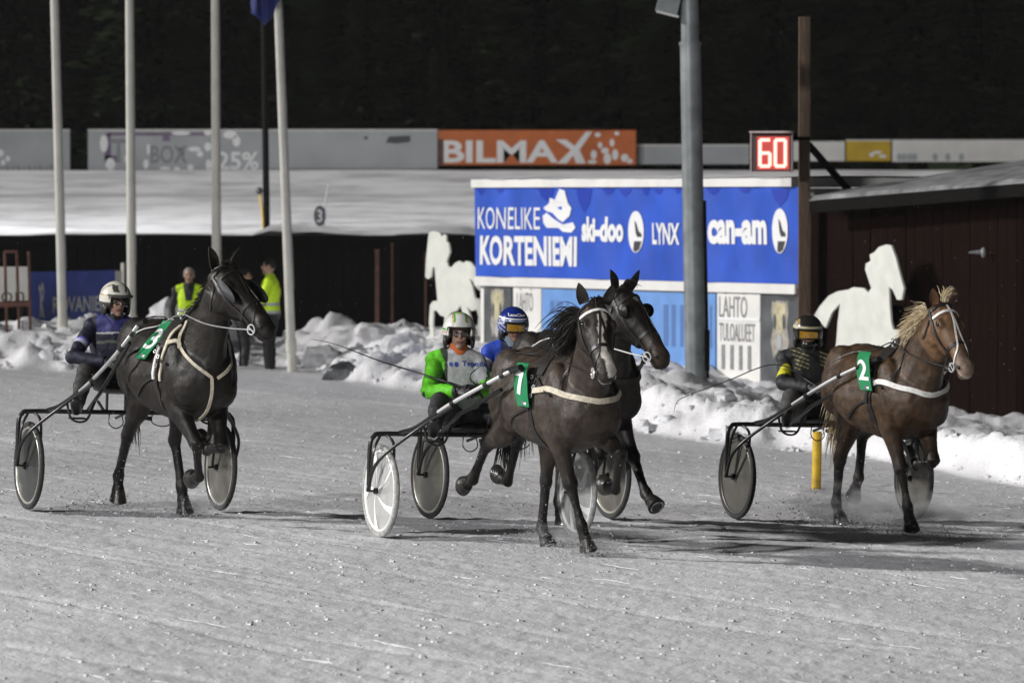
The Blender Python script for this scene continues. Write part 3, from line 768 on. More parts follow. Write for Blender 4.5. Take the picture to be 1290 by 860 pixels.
for k, (a, b) in enumerate(((692, 697), (700, 708), (712, 716), (835, 841), (845, 850), (856, 860), (886, 890), (893, 896))):
    pan(a, b, 1.0 - .14 * (k > 2) - .25 * (k > 2), 1.18, M['banner_navy'] if k < 0 else mat('faded_blue_print', (.07, .15, .36), .6) if k == 0 else bpy.data.materials['faded_blue_print'], 'stripe', -.012)
# the banner: a sagging vinyl sheet, with ripples
ban = thing('blue_banner', '', 'banner', hp.pt(HL / 2, 2.1)); BLoc = ban.location.copy()
ban['label'] = 'long blue vinyl banner with two rows of white lettering, above the hut posters'
def bw(u, v):
    return .022 + .014 * math.sin(u * 2.3) * (2.78 - v) + .010 * math.sin(u * 7 + 1.5 * v)
def bsheet(geo, name, material, dw):
    vs, fs = geo; mb = MB()
    mb.add([hp.pt(a, b, bw(a, b) + dw) - BLoc for a, b in vs], fs)
    return mb.build(name, material, ban, smooth=(dw == 0))
gv = [( -.03 + (HL + .02) * i / 90 + (.06 * (1 - j / 8) if i == 0 else 0), 1.505 + (2.782 - 1.505) * j / 8) for i in range(91) for j in range(9)]
gf = [(i * 9 + j, (i + 1) * 9 + j, (i + 1) * 9 + j + 1, i * 9 + j + 1) for i in range(90) for j in range(8)]
bsheet((gv, gf), 'sheet', M['banner_blue'], 0)
def bt(s, px0, px1, py0, py1, bold=0.0, mt=None, **k):
    u0, u1 = hp.u_of(px0), hp.u_of(px1); v0 = hp.v_of(py1, (u0 + u1) / 2); v1 = hp.v_of(py0, (u0 + u1) / 2)
    vs, fs = text_fit(s, u0, v0, u1 - u0, v1 - v0, bold, **k)
    return bsheet((vs, fs), 'lettering', mt or M['print_white'], .012)
bt('KONELIKE', 604, 682, 261, 289)
bt('KORTENIEMI', 607, 729, 297, 335, bold=.035)
bt('ski-doo', 735, 788, 273, 305, bold=.05)
bt('LYNX', 823, 858, 281, 308, bold=.03)
bt('can-am', 895, 968, 277, 308, bold=.045)
# snowmobile silhouette and the round emblems
a, b = poly_geo([hp.uv(*p_) for p_ in ((686, 262), (694, 256), (695, 249), (702, 252), (708, 238), (714, 240), (718, 256), (722, 262), (720, 272), (712, 280), (706, 276), (698, 268), (690, 266))][::-1]); bsheet((a, b), 'rider_print', M['print_white'], .014)
a, b = poly_geo([hp.uv(*p_) for p_ in ((685, 272), (690, 268), (700, 276), (712, 283), (724, 280), (727, 287), (722, 293), (712, 292), (706, 287), (690, 287), (686, 281))][::-1]); bsheet((a, b), 'sledge_print', M['print_white'], .012)
for cx, cy, rx, ry in ((803.5, 292, 9, 26), (985, 291, 9.5, 27)):
    u, v = hp.uv(cx, cy); ru = abs(hp.u_of(cx + rx) - hp.u_of(cx - rx)) / 2; rv = ry / 91
    bsheet(disc_geo(u, v, ru, rv), 'emblem', M['print_white'], .012)
    g1 = [(u + ru * x, v + rv * y) for x, y in ((-.15, .55), (.1, .4), (.35, .05), (.75, -.1), (.75, -.25), (.2, -.25), (.0, -.05))]
    bsheet(poly_geo(g1), 'emblem_mark', M['print_black'], .015)
    g2 = [(u + ru * x, v + rv * y) for x, y in ((-.2, -.45), (.75, -.45), (.45, -.85), (.0, -.97), (-.3, -.9))]
    bsheet(poly_geo(g2), 'emblem_mark', M['print_black'], .015)
for px, wd, dp in ((607, 10, 8), (632, 8, 6), (690, 22, 16), (738, 22, 30), (768, 16, 8), (790, 16, 10), (815, 10, 9), (832, 12, 7), (855, 8, 6), (900, 16, 8), (940, 14, 6), (985, 22, 22)):
    vs, fs = poly_geo([hp.uv(px - wd / 2, 238), hp.uv(px - wd * .3, 238 + dp * .6), hp.uv(px, 238 + dp), hp.uv(px + wd * .35, 238 + dp * .6), hp.uv(px + wd / 2, 238)])
    bsheet((vs, fs), 'deep_blue_patch', M['banner_deep'], .006)  # darker blue scallops along the top edge of the sheet

# ------------------------------------------------------------------ barn to the right, same line
e0 = hp.pt(HL + .12, 0); e1 = hp.pt(HL + 8.5, 0); bp = Plane((e0.x, e0.y), (e1.x, e1.y), 0)
barn = thing('barn', 'long dark red-brown barn with snow on its low roof at the right', 'barn', bp.pt(3, 0)); BNL = barn.location.copy()
ez0, ez1 = 2.58, 2.82
def eave(u): return ez0 + (ez1 - ez0) * min(1.3, u / 5.2)
mb = MB(); L0 = bp.len
for u_ in (0, L0):
    for w_ in (-.12, -6.2):
        for v_ in (-.6, eave(u_) - .06): mb.v.append(tuple(bp.pt(u_, v_, w_) - BNL))
mb.f = [(0, 1, 5, 4), (2, 6, 7, 3), (0, 2, 3, 1), (4, 5, 7, 6), (1, 3, 7, 5)]; mb.m = [0] * 5
mb.build('wall', M['barn_wood'], barn, smooth=False)
pk = None; n = int(bp.len / .2)
for i in range(n):
    wob = RND.uniform(-.008, .008)
    if pk is None:
        mbq = MB().box((0, 0, 0), (.19, .04, 3.3)); pk = mbq.build('board', M['barn_wood'], barn, smooth=False); c = pk
    else:
        c = pk.copy(); COL.objects.link(c); c.parent = barn
    ph_ = eave(.2 * i) - .03 + .6; c.location = bp.pt(.1 + .2 * i, -.6 + ph_ / 2, -.09 + wob) - BNL; c.rotation_euler = (0, 0, bp.rz); c.scale = (1, 1, ph_ / 3.3)
mb = MB(); nu = 24
for i in range(nu + 1):
    u = .62 + (bp.len - .6) * i / nu; e = eave(u)
    for w_, dz in ((.35, -.17), (.35, -.02), (-3.2, .46), (-6.4, -.1)): mb.v.append(tuple(bp.pt(u, e + dz, w_) - BNL))
for i in range(nu):
    for j in range(3): a = 4 * i + j; mb.f.append((a, a + 4, a + 5, a + 1)); mb.m.append(0)
mb.build('roof', M['dark_wood'], barn)
mb = MB()
for i in range(61):
    u = .60 + (bp.len - .6) * i / 60; e = eave(u)
    for j, (w_, dz) in enumerate(((.36, -.01), (.33, .04), (.1, .09), (-1.2, .27), (-3.2, .54), (-5, .32))):
        mb.v.append(tuple(bp.pt(u, e + dz + .035 * mnoise.noise(Vector((u * 1.7, w_, 2))) * (j > 0), w_) - BNL))
for i in range(60):
    for j in range(5): a = 6 * i + j; mb.f.append((a, a + 6, a + 7, a + 1)); mb.m.append(0)
mb.build('roof_snow', M['roof_snow'], barn)
u, v = bp.uv(1238, 318)
lp = thing('wall_lamp', 'small unlit white lamp on the barn wall', 'lamp', bp.pt(u, v, .02))
MB().tube([(-.16, -.06, 0), (0, -.05, .005)], [.012, .03], 8).build('arm', M['print_grey'], lp)
MB().ell((.02, -.07, .0), (.035, .035, .065), n=12, m=8).build('shade', M['print_grey'], lp)

# ------------------------------------------------------------------ posts, mast, display
PT = at(1014, 300, 71.7)
post = thing('timber_post', 'tall weathered timber post with diagonal brace between hut and barn', 'post', (PT.x, PT.y, 0))
MB().box((-.01, 0, 2.35), (.155, .16, 5.3), taper=.93).build('shaft', M['wood'], post, smooth=False)
A_ = at(1020, 184, 71.7) - post.location; B_ = at(1072, 243, 72.4) - post.location
MB().tube([A_, B_], .06, 4).build('brace', M['dark_wood'], post, smooth=False)
dl = at(972, 192, 71.2)
dp_ = thing('number_display', 'lit red number display showing 60 above the right end of the banner', 'display', dl)
rz_ = math.radians(-8)
dp_.rotation_euler = (0, 0, rz_)
dw, dh = .52, .50
MB().box((0, .14, 0), (dw, .26, dh)).build('case', M['led_case'], dp_, smooth=False)
mb = MB()
for c_, s_ in (((0, 0, dh / 2 + .012), (dw + .03, .34, .022)), ((0, 0, -dh / 2 - .010), (dw, .06, .018)), ((-dw / 2 - .008, 0, 0), (.014, .05, dh)), ((dw / 2 + .008, 0, 0), (.014, .05, dh))):
    mb.box(c_, s_)
mb.build('frame', M['led_frame'], dp_, smooth=False)
MB().box((.02, .004, -.01), (dw - .10, .02, dh - .07)).build('screen', M['led_screen'], dp_, smooth=False)
def seg_digit(mb, cx, segs, w_=.13, h_=.34, th=.042):
    S_ = {'a': (0, h_ / 2, w_, th), 'g': (0, 0, w_, th), 'd': (0, -h_ / 2, w_, th), 'f': (-w_ / 2, h_ / 4, th, h_ / 2), 'b': (w_ / 2, h_ / 4, th, h_ / 2), 'e': (-w_ / 2, -h_ / 4, th, h_ / 2), 'c': (w_ / 2, -h_ / 4, th, h_ / 2)}
    for k in segs:
        x, z, a, b = S_[k]; mb.box((cx + x, -.012, z - .01), (a, .01, b))
for cx, sg in ((-.085, 'afgedc'), (.115, 'abcdef')):
    mb = MB(); seg_digit(mb, cx, sg); mb.build('digit', M['led'], dp_, smooth=False)
MB().box((.34, .2, .18), (.30, .05, .05)).build('bracket', M['dark_wood'], dp_, smooth=False)

mD = 68.0; mb_ = at(877, 476, mD); mt_ = at(869.5, 55, mD)
mast = thing('lighting_mast', 'thick galvanised mast standing in the snow in front of the blue banner', 'mast', (mb_.x, mb_.y, mb_.z))
d_ = (mt_ - mb_); dirn = d_.normalized()
MB().tube([-dirn * .4, dirn * d_.length], [.137, .128], 24).build('lower_tube', M['mast'], mast)
MB().tube([dirn * (d_.length - .01), dirn * (d_.length + 2.5)], [.112, .10], 24).build('upper_tube', M['mast'], mast)
MB().tube([dirn * (d_.length - .03), dirn * (d_.length + .02)], .138, 24).build('collar', M['mast'], mast)
MB().tube([Vector((.145, -.02, 0)), Vector((.145, -.02, 0)) + dirn * 2.2], .018, 8).build('conduit', M['dark_wood'], mast)
MB().box(Vector((.14, -.04, .35)), (.05, .09, .5)).build('junction_box', M['dark_wood'], mast, smooth=False)
fl_at = at(842, 4, mD) - mast.location
R_ = Matrix.Rotation(math.radians(14), 3, 'Y')
MB().box(fl_at, (.27, .22, .26), R_).build('lamp_housing', M['mast'], mast, smooth=False)
MB().tube([fl_at + Vector((.05, 0, .05)), fl_at + Vector((.30, 0, .16))], .025, 8).build('lamp_arm', M['mast'], mast)
mb = MB(); mb.box(fl_at + Vector((-.01, 0, -.14)), (.28, .24, .02), R_); mb.build('lamp_rim', M['white_board'], mast, smooth=False)

yp = at(1028, 614, 51.3)
t = thing('marker_post', 'short yellow marker post at the track edge left of the chestnut horse', 'post', (yp.x, yp.y, gz(yp.x, yp.y) - .1))
MB().tube([(0, 0, 0), (.012, 0, .62)], .044, 16).build('shaft', M['yellow_post'], t)
MB().tube([(.012, 0, .62), (.012, 0, .635)], [.046, .03], 16).build('cap', M['yellow_post'], t)

# flagpoles
for k, (bx, by, tx, ty, D, lb) in enumerate(((79, 416, 68, 0, 80.5, 'leftmost white flagpole, standing in front of the navy banner'),
        (166, 410, 162.5, 0, 81, 'second white flagpole from the left, behind the dark horse driver'),
        (273, 432, 270.5, 0, 81, 'third white flagpole from the left, between the two marshals'),
        (367, 441, 349.5, 0, 80, 'rightmost white flagpole, leaning left and carrying the navy flag'))):
    B = at(bx, by, D); T_ = at(tx, ty, D); d = (T_ - B).normalized(); Ln = (T_ - B).length + 2.2
    t = thing('flagpole', lb, 'flagpole', B, 0, 'white flagpoles behind the bank')
    MB().tube([-d * .9, d * .9, d * Ln], [.070, .066, .050], 14).build('pole', M['pole_white'], t)
    MB().tube([-d * .02 + Vector((.0, 0, 0)), d * .16], [.082, .080], 14).build('sleeve', M['pole_white'], t)
    MB().tube([d * .9 + Vector((.075, -.02, 0)), d * Ln + Vector((.06, -.02, 0))], .006, 5).build('halyard', M['print_grey'], t)
    if k == 3: flag_pole_loc, flag_d, flag_L = B.copy(), d.copy(), Ln
# drooping flag
fo = at(352, 0, 79.9); fl_t = thing('flag', 'drooping navy blue flag hanging from the rightmost flagpole', 'flag', fo)
mb = MB(); nx, nz = 14, 14
for i in range(nx + 1):
    for j in range(nz + 1):
        a = i / nx; b = j / nz
        wdt = .43 * (1 - .0 * b)
        bottom = -.36 + .34 * abs(a - .45) * 1.6 if a < .8 else -.02
        bottom = np.interp(a, [0, .1, .45, .7, .85, 1], [-.20, -.22, -.38, -.28, -.08, .0])
        z = 1.3 + (bottom - 1.3) * b
        mb.v.append((-.40 + wdt * a + .02 * math.sin(b * 6), -.08 + .06 * math.sin(a * 16 + b * 2) * (.4 + .6 * b), z))
for i in range(nx):
    for j in range(nz): a = i * (nz + 1) + j; mb.f.append((a, a + 1, a + nz + 2, a + nz + 1)); mb.m.append(0)
o_ = mb.build('cloth', M['flag'], fl_t); sm_ = o_.modifiers.new('s', 'SOLIDIFY'); sm_.thickness = .004

# ------------------------------------------------------------------ left: banner, white board, rusty gate
n0 = at(37, 380, 84); n1 = at(153, 380, 86.5); npn = Plane((n0.x, n0.y), (n1.x, n1.y), 0)
nb = thing('navy_banner', 'navy blue banner with a white R emblem and white lettering behind the bank', 'banner', npn.pt(.7, .5)); NL = nb.location.copy()
ua, ub = npn.u_of(38), npn.u_of(144)
npn.slab(ua, ub, 0.2, npn.v_of(342, .7), -.01, .01, 'sheet', M['banner_navy'], nb, loc=NL)
npn.slab(ub + .005, npn.u_of(152), .2, npn.v_of(343, .7), -.01, .012, 'white_edge', M['white_board'], nb, loc=NL)
pu = npn.u_of(155)
npn.slab(pu - .025, pu + .025, 0, npn.v_of(333, .7), -.03, .02, 'post', M['pole_white'], nb, loc=NL)
for k, pxx in enumerate((38,)):
    uu = npn.u_of(pxx); npn.slab(uu - .03, uu + .0, 0, npn.v_of(341, .7), -.08, -.02, 'post', M['dark_wood'], nb, loc=NL)
def nt(s, px0, px1, py0, py1, bold=0.0):
    u0, u1 = npn.u_of(px0), npn.u_of(px1); v0, v1 = npn.v_of(py1, u0), npn.v_of(py0, u0)
    return npn.flat(text_fit(s, u0, v0, u1 - u0, v1 - v0, bold), .016, 'lettering', M['print_white'], nb, loc=NL)
nt('ROVANIEMI', 65, 138, 374, 394, .02)
em = [(-.5, .82), (-.28, .95), (-.1, .80), (.08, 1), (.30, .92), (.42, .72), (.30, .52), (.05, .40), (.45, .0), (.18, .0), (-.1, .32), (-.08, .0), (-.30, .0), (-.24, .55), (-.3, .72)]
u0, v0 = npn.uv(51, 400); hh = npn.v_of(355, u0) - v0
npn.flat(poly_geo([(u0 + x * .19, v0 + y * hh) for x, y in em][::-1]), .016, 'emblem', M['print_white'], nb, loc=NL)
npn.flat(poly_geo([(u0 + x * .19, v0 + y * hh) for x, y in ((-.05, .76), (.15, .80), (.2, .68), (.02, .55))][::-1]), .019, 'emblem_hole', M['banner_navy'], nb, loc=NL)

w0 = at(-30, 380, 83); w1 = at(37, 380, 83.4); wp = Plane((w0.x, w0.y), (w1.x, w1.y), 0)
wbt = thing('white_sign', 'white sign with dark lettering cut by the frame behind the rusty gate', 'sign', wp.pt(.4, .8)); WL = wbt.location.copy()
wp.slab(0, wp.len - .01, wp.v_of(384, .4), wp.v_of(336, .4), -.03, 0, 'panel', M['white_board'], wbt, loc=WL)
for uu in (.06, wp.len - .07): wp.slab(uu - .03, uu + .03, -.1, wp.v_of(338, .4), -.09, -.032, 'post', M['dark_wood'], wbt, loc=WL)
vs, fs = text_fit('non', wp.u_of(-14), wp.v_of(381, .4), wp.u_of(30) - wp.u_of(-14), .16, -.01)
wp.flat((vs, fs), .006, 'lettering', M['print_black'], wbt, loc=WL)
gt = thing('rusty_gate', 'rusty upright bar gate standing in the snow at the left edge', 'gate', at(20, 440, 80))
GL = gt.location.copy()
def gb(px0, py0, px1, py1, r=.022, nm='bar'):
    MB().tube([at(px0, py0, 80) - GL, at(px1, py1, 80) - GL], r, 8).build(nm, M['rust'], gt)
gb(6, 318, 9, 438); gb(21, 318, 25, 444); gb(36, 317, 39, 444); gb(5, 317, 22, 317, .02, 'top_bar'); gb(-12, 384, 38, 382, .045, 'cross_bar')
gb(-12, 345, -8, 440)

# ------------------------------------------------------------------ pale horse cutouts
def cutout(outline, P0, P1, label, px_ref):
    pl = Plane(P0, P1, 0); L = pl.pt(pl.u_of(px_ref), .6)
    t = thing('horse_cutout', label, 'cutout figure', L, 0, 'pale plywood horse cutouts')
    geo = poly_geo([pl.uv(*p_) for p_ in outline][::-1])
    pl.flat(geo, .02, 'board', M['silhouette'], t, thick=.03, loc=L)
    for px_ in (px_ref - 12, px_ref + 12):
        u = pl.u_of(px_); pl.slab(u - .03, u + .03, -.2, .25, -.07, -.012, 'stake', M['dark_wood'], t, loc=L)
o1 = [(530 + x / 5.378, 280 + y / 5.378) for x, y in ((62, 70), (90, 60), (130, 66), (140, 78), (150, 98), (165, 80), (178, 90), (180, 130), (195, 140), (205, 200), (190, 240), (182, 262), (195, 300), (215, 305), (240, 275), (265, 262), (295, 275), (315, 262), (345, 270), (380, 310), (425, 350), (418, 420), (405, 462), (385, 445), (360, 400), (335, 375), (355, 430), (370, 500), (380, 520), (400, 515), (425, 590), (430, 660), (418, 760), (395, 775), (392, 700), (398, 640), (385, 590), (350, 600), (320, 570), (345, 650), (350, 760), (330, 770), (320, 690), (298, 640), (275, 560), (250, 600), (215, 610), (190, 640), (180, 740), (162, 745), (168, 640), (140, 630), (112, 595), (92, 600), (88, 690), (98, 770), (76, 790), (62, 680), (70, 560), (88, 535), (120, 530), (110, 420), (100, 300), (85, 310), (78, 370), (55, 385), (38, 370), (42, 270), (52, 160))]
c0 = at(536, 350, 81.9); c1 = at(612, 350, 80.7)
cutout(o1, (c0.x, c0.y), (c1.x, c1.y), 'pale plywood cutout of a trotting horse facing left, left of the hut', 572)
o2 = [(850 + x / 2.607, 290 + y / 2.607) for x, y in ((645, 80), (660, 72), (675, 55), (700, 47), (715, 50), (730, 90), (740, 130), (757, 190), (750, 228), (735, 228), (720, 195), (708, 185), (710, 240), (715, 300), (722, 325), (760, 330), (765, 420), (740, 470), (700, 520), (690, 430), (640, 440), (560, 440), (540, 500), (520, 520), (525, 430), (535, 370), (540, 300), (548, 240), (520, 270), (500, 320), (480, 300), (462, 280), (480, 250), (510, 215), (540, 200), (575, 195), (590, 187), (625, 190), (640, 205), (650, 190), (640, 160), (630, 130), (632, 110), (648, 100))]
d0 = bp.pt(0.6, 0, .35); d1 = bp.pt(3.0, 0, .35)
cutout(o2, (d0.x, d0.y), (d1.x, d1.y), 'pale plywood cutout of a horse facing right, standing against the barn', 1085)

# ------------------------------------------------------------------ horses
LEGS = {
    '7': {'FR': [-.257, .181, .133, .157], 'HL': [.006, .423, -.182, -.164, .779], 'FL': [.124, 1.184, -.514, -1.604], 'HR': [.008, -.256, -1.194, -.726, -1.289]},
    '3': {'HR': [-.009, .199, -.785, -.543, -.042], 'HL': [.13, .397, -.618, .16, .073], 'FR': [-.32, .618, -.554, -1.37], 'FL': [-.10, .62, -1.45, -1.9]},
    '2': {'HR': [-.047, .276, -.539, -.21, .446], 'HL': [-.018, .658, -1.059, -.086, -.555], 'FR': [-.20, .268, .047, .024], 'FL': [-.12, .66, -1.45, -1.9]},
    'B': {'FL': [.101, .586, .589, 1.028], 'HR': [-.054, .002, -.884, -.505, -1.762], 'FR': [-.28, .675, -1.0, -1.6], 'HL': [0, .495, -.4, 0, .448]}}
TEAMS = {
 '7': dict(L=(478, 677), a=23.0, Wx=1.76, sc=1.0, yo=0),
 '3': dict(L=(35, 642), a=23.0, Wx=1.55, sc=1.06, yo=0),
 '2': dict(L=(927, 654), a=22.0, Wx=1.58, sc=1.0, yo=-.07),
 'B': dict(L=(540, 653), a=25.0, Wx=1.50, sc=1.04, yo=-.08)}
TRACKW = 1.65
def ground_hit(px, py):
    r = ray(px, py); t = CAM_H / (-r.z - SLOPE * r.x); return Vector((0, 0, CAM_H)) + r * t
for k, t in TEAMS.items():
    a = math.radians(t['a']); L_ = ground_hit(*t['L'])
    Fv = Vector((math.sin(a), -math.cos(a), -SLOPE * math.sin(a))).normalized(); Lv = Vector((math.cos(a), math.sin(a), -SLOPE * math.cos(a))).normalized()
    Uv = Fv.cross(Lv).normalized(); O = L_ + Lv * (TRACKW / 2)
    t['O'] = O
    def mx(P): return Matrix(((Fv.x, Lv.x, Uv.x, P.x), (Fv.y, Lv.y, Uv.y, P.y), (Fv.z, Lv.z, Uv.z, P.z), (0, 0, 0, 1)))
    t['M'] = mx(O); t['MH'] = mx(O + Fv * t['Wx'] + Lv * t['yo'])
    t['F'], t['Lv'] = Fv, Lv

def leg_chain(kind, side, sc, p):
    if kind == 'H': base = Vector((-.86, .13 * side, 1.24)); Ls = [.36, .42, .36, .12, .075]
    else: base = Vector((.06, .17 * side, .93)); Ls = [.425, .305, .12, .08]
    pts = [base * sc]; abd = p[0]
    for i, l in enumerate(Ls):
        an = p[min(i + 1, len(p) - 1)]
        pts.append(pts[-1] + Vector((math.sin(an), math.cos(an) * math.sin(abd) * side, -math.cos(an) * math.cos(abd))) * l * sc)
    return pts

def hair_strands(mb, roots, rnd, n, length, drift, wave, r0=.006, droop=1.0, seg=6):
    """tapering locks that start on the polyline roots and follow drift"""
    for i in range(n):
        t = rnd.random() * (len(roots) - 1); k = int(t); p = roots[k].lerp(roots[min(k + 1, len(roots) - 1)], t - k)
        p = p + Vector((rnd.gauss(0, .008), rnd.gauss(0, .012), rnd.gauss(0, .006)))
        d = Vector(drift(t / (len(roots) - 1))) + Vector((rnd.gauss(0, .18), rnd.gauss(0, .18), rnd.gauss(0, .15)))
        L_ = length * rnd.uniform(.55, 1.1); ph = rnd.random() * 6; pts = [p]; q = p.copy(); dd = d.normalized()
        for s in range(seg):
            dd = (dd + Vector((0, 0, -.16 * droop)) + Vector((math.sin(ph + s * 1.4), math.cos(ph * 1.3 + s * 1.7), math.sin(ph * .7 + s))) * wave).normalized()
            q = q + dd * (L_ / seg); pts.append(q.copy())
        rr_ = r0 * rnd.uniform(.7, 1.5)
        mb.tube(pts, [rr_] + [rr_ * (1.1 - .9 * (s / seg)) for s in range(1, seg)] + [rr_ * .15], 4)

def make_horse(key, label, body_rgb, leg_rgb, face_fn, poll, yaw, drop, hair, opt):
    t = TEAMS[key]; sc = t['sc']; rnd = random.Random(hash(key) % 7 + 3 if False else {'7': 1, '3': 2, '2': 3, 'B': 4}[key])
    root = thing('racing_horse', label, 'horse', group='trotting horses pulling sulkies', matrix=t['MH'])
    mb = MB()
    S = lambda *p: Vector(p) * sc
    fat = opt.get('fat', 1.08)
    # trunk
    st = [(.47, 1.20, 1.02, .07), (.43, 1.30, .93, .15), (.34, 1.38, .86, .205), (.2, 1.47, .80, .245), (.05, 1.55, .765, .262), (-.1, 1.545, .75, .275), (-.25, 1.50, .755, .29),
          (-.42, 1.475, .775, .305), (-.58, 1.49, .815, .30), (-.74, 1.515, .87, .285), (-.90, 1.515, .94, .265), (-1.04, 1.475, 1.02, .225), (-1.15, 1.40, 1.10, .16), (-1.21, 1.32, 1.18, .08)]
    rs = []
    for x, zt, zb, w in st:
        zc = (zt * .44 + zb * .56); ring = []
        for j in range(24):
            ph = 2 * math.pi * j / 24; c_, s_ = math.cos(ph), math.sin(ph)
            h_ = (zt - zc) if s_ > 0 else (zc - zb)
            tw = 1 - (.30 if x > -.2 else .12) * max(0, s_) ** 1.5
            ring.append(S(x, w * fat * c_ * tw, zc + h_ * s_))
        rs.append(ring)
    mb.rings(rs)
    # muscle masses
    def el(c, r, rot=0.0): mb.ell(S(*c), [q * sc for q in r], Matrix.Rotation(rot, 3, 'Y'))
    for sd in (-1, 1):
        el((.16, sd * .165 * fat, 1.17), (.15, .105, .27), -.35)        # shoulder
        el((.30, sd * .13, 1.03), (.13, .11, .15))                 # point of shoulder
        el((.06, sd * .175, .98), (.13, .085, .16), .2)            # upper arm
        el((-.86, sd * .15, 1.27), (.26, .14, .24), .2)            # croup
        el((-1.02, sd * .13, 1.16), (.17, .115, .26), .15)         # buttock
        el((-.80, sd * .165, 1.07), (.18, .10, .22), -.3)          # thigh
        el((-.62, sd * .20, 1.18), (.12, .08, .16), .3)            # flank
    el((.36, 0, 1.06), (.12, .15, .15)); el((.02, 0, 1.50), (.2, .055, .07), .05)
    # neck
    pl_ = Vector(poll)
    cy, sy_ = math.cos(yaw), math.sin(yaw)
    ax = Vector((cy * math.cos(drop), sy_ * math.cos(drop), -math.sin(drop)))
    sd_ = Vector((-sy_, cy, 0)); up = ax.cross(sd_)
    thr = pl_ - Vector((cy, sy_, 0)) * .05 * sc + Vector((0, 0, -.10 * sc))
    b0 = S(.10, 0, 1.24); b1 = S(.34, 0, 1.42); b2 = thr + (S(.30, 0, 1.50) - thr) * .45; b2.z = thr.z - .20 * sc
    nk = []
    N_ = 9; nkc = []
    nw = [.18, .158, .136, .118, .110, .106, .102, .098, .092]; nd = [.32, .30, .27, .24, .212, .192, .172, .155, .135]
    thick = opt.get('neck', 1.13)
    for i in range(N_):
        u = i / (N_ - 1); p = b0 * (1 - u) ** 3 + b1 * 3 * u * (1 - u) ** 2 + b2 * 3 * u * u * (1 - u) + thr * u ** 3
        nkc.append(p)
    for i, p in enumerate(nkc):
        tn = (nkc[min(i + 1, N_ - 1)] - nkc[max(i - 1, 0)]).normalized(); a_ = Vector((0, 1, 0)); a_ = (a_ - tn * a_.dot(tn)).normalized(); b_ = a_.cross(tn); 
        if b_.z < 0: b_ = -b_
        ring = []
        for j in range(16):
            ph = 2 * math.pi * j / 16; s_ = math.sin(ph); tw = 1 - .45 * max(0, s_)
            ring.append(p + a_ * (nw[i] * thick * sc * math.cos(ph) * tw) + b_ * (nd[i] * thick * sc * s_))
        nk.append(ring)
    mb.rings(nk)
    crest = []
    for i in range(1, N_):
        tn = (nkc[min(i + 1, N_ - 1)] - nkc[max(i - 1, 0)]).normalized(); a_ = (Vector((0, 1, 0)) - tn * tn.y).normalized(); b_ = a_.cross(tn)
        if b_.z < 0: b_ = -b_
        crest.append(nkc[i] + b_ * (nd[i] * thick * sc * .97))
    # head
    hl = sc * opt.get('head', 1.07)
    def HP(tt, s, u): return pl_ + (ax * tt + sd_ * s + up * u) * hl
    hst = [(-.07, -.05, .07, .055), (-.01, -.035, .105, .078), (.06, -.045, .132, .094), (.13, -.062, .146, .100), (.20, -.068, .140, .096), (.27, -.062, .120, .080), (.34, -.052, .096, .066),
           (.41, -.046, .080, .057), (.47, -.044, .073, .055), (.53, -.048, .070, .057), (.575, -.056, .060, .052), (.61, -.066, .036, .034)]
    hr = []
    for tt, u0, h_, w in hst:
        ring = []
        for j in range(16):
            ph = 2 * math.pi * j / 16; c_, s_ = math.cos(ph) * 1.26, math.sin(ph) * 1.06
            sq = 1 - .22 * max(0, -s_) * (tt < .45) 
            ring.append(HP(tt, w * c_ * sq, u0 + h_ * s_))
        hr.append(ring)
    mb.rings(hr)
    HR = Matrix((ax, sd_, up)).transposed()
    def hel(tt, s, u, r): mb.ell(HP(tt, s, u), [q * hl for q in r], HR)
    for sd in (-1, 1):
        hel(.13, sd * .080, -.115, (.110, .040, .090))     # cheek
        hel(.155, sd * .098, .028, (.052, .028, .032))     # orbit
        hel(.30, sd * .050, -.030, (.11, .018, .022))      # facial crest
        hel(.535, sd * .048, -.040, (.044, .030, .038))    # nostril
        hel(.02, sd * .055, .045, (.03, .025, .03))
    hel(.545, 0, -.118, (.050, .040, .028)); hel(.50, 0, -.125, (.07, .03, .02)); hel(.595, 0, -.075, (.022, .045, .034))
    hel(-.02, 0, .055, (.05, .045, .035))
    # legs
    chains = {}; hooves = []
    for kind in 'HF':
        for sd, sn in ((-1, 'R'), (1, 'L')):
            C = leg_chain(kind, sd, sc, LEGS[key][kind + sn]); chains[kind + sn] = C
            side = Vector((0, 1, 0)); k = sc * opt.get('legs', 1.24)
            def lp(i, f): return C[i].lerp(C[i + 1], f)
            if kind == 'H':
                mb.tube([C[0] + Vector((-.04, 0, .05)) * sc, lp(0, .5), C[1]], [(.12 * k, .19 * k), (.105 * k, .17 * k), (.085 * k, .125 * k)], 14, side)
                bk = (C[1] - C[2]).cross(side); bk = bk.normalized() if bk.length else Vector((-1, 0, 0))
                if bk.x > 0: bk = -bk
                mb.tube([lp(0, .8), C[1], lp(1, .25), lp(1, .5), lp(1, .75), lp(1, .93), C[2], lp(2, .1)],
                        [(.085 * k, .12 * k), (.082 * k, .115 * k), (.072 * k, .10 * k), (.055 * k, .074 * k), (.042 * k, .052 * k), (.040 * k, .050 * k), (.043 * k, .056 * k), (.036 * k, .046 * k)], 12, side)
                mb.ell(C[2] + bk * .035 * k + Vector((0, 0, .015)), (.028 * k, .024 * k, .05 * k))
                ci, js = 2, (.034, .030, .029, .038)
            else:
                mb.tube([C[0] + Vector((.05, 0, .14)) * sc, C[0], lp(0, .25), lp(0, .5), lp(0, .8), C[1], lp(1, .1)],
                        [(.075 * k, .12 * k), (.078 * k, .105 * k), (.068 * k, .082 * k), (.052 * k, .060 * k), (.042 * k, .045 * k), (.048 * k, .050 * k), (.036 * k, .038 * k)], 12, side)
                ci, js = 1, (.034, .027, .027, .037)
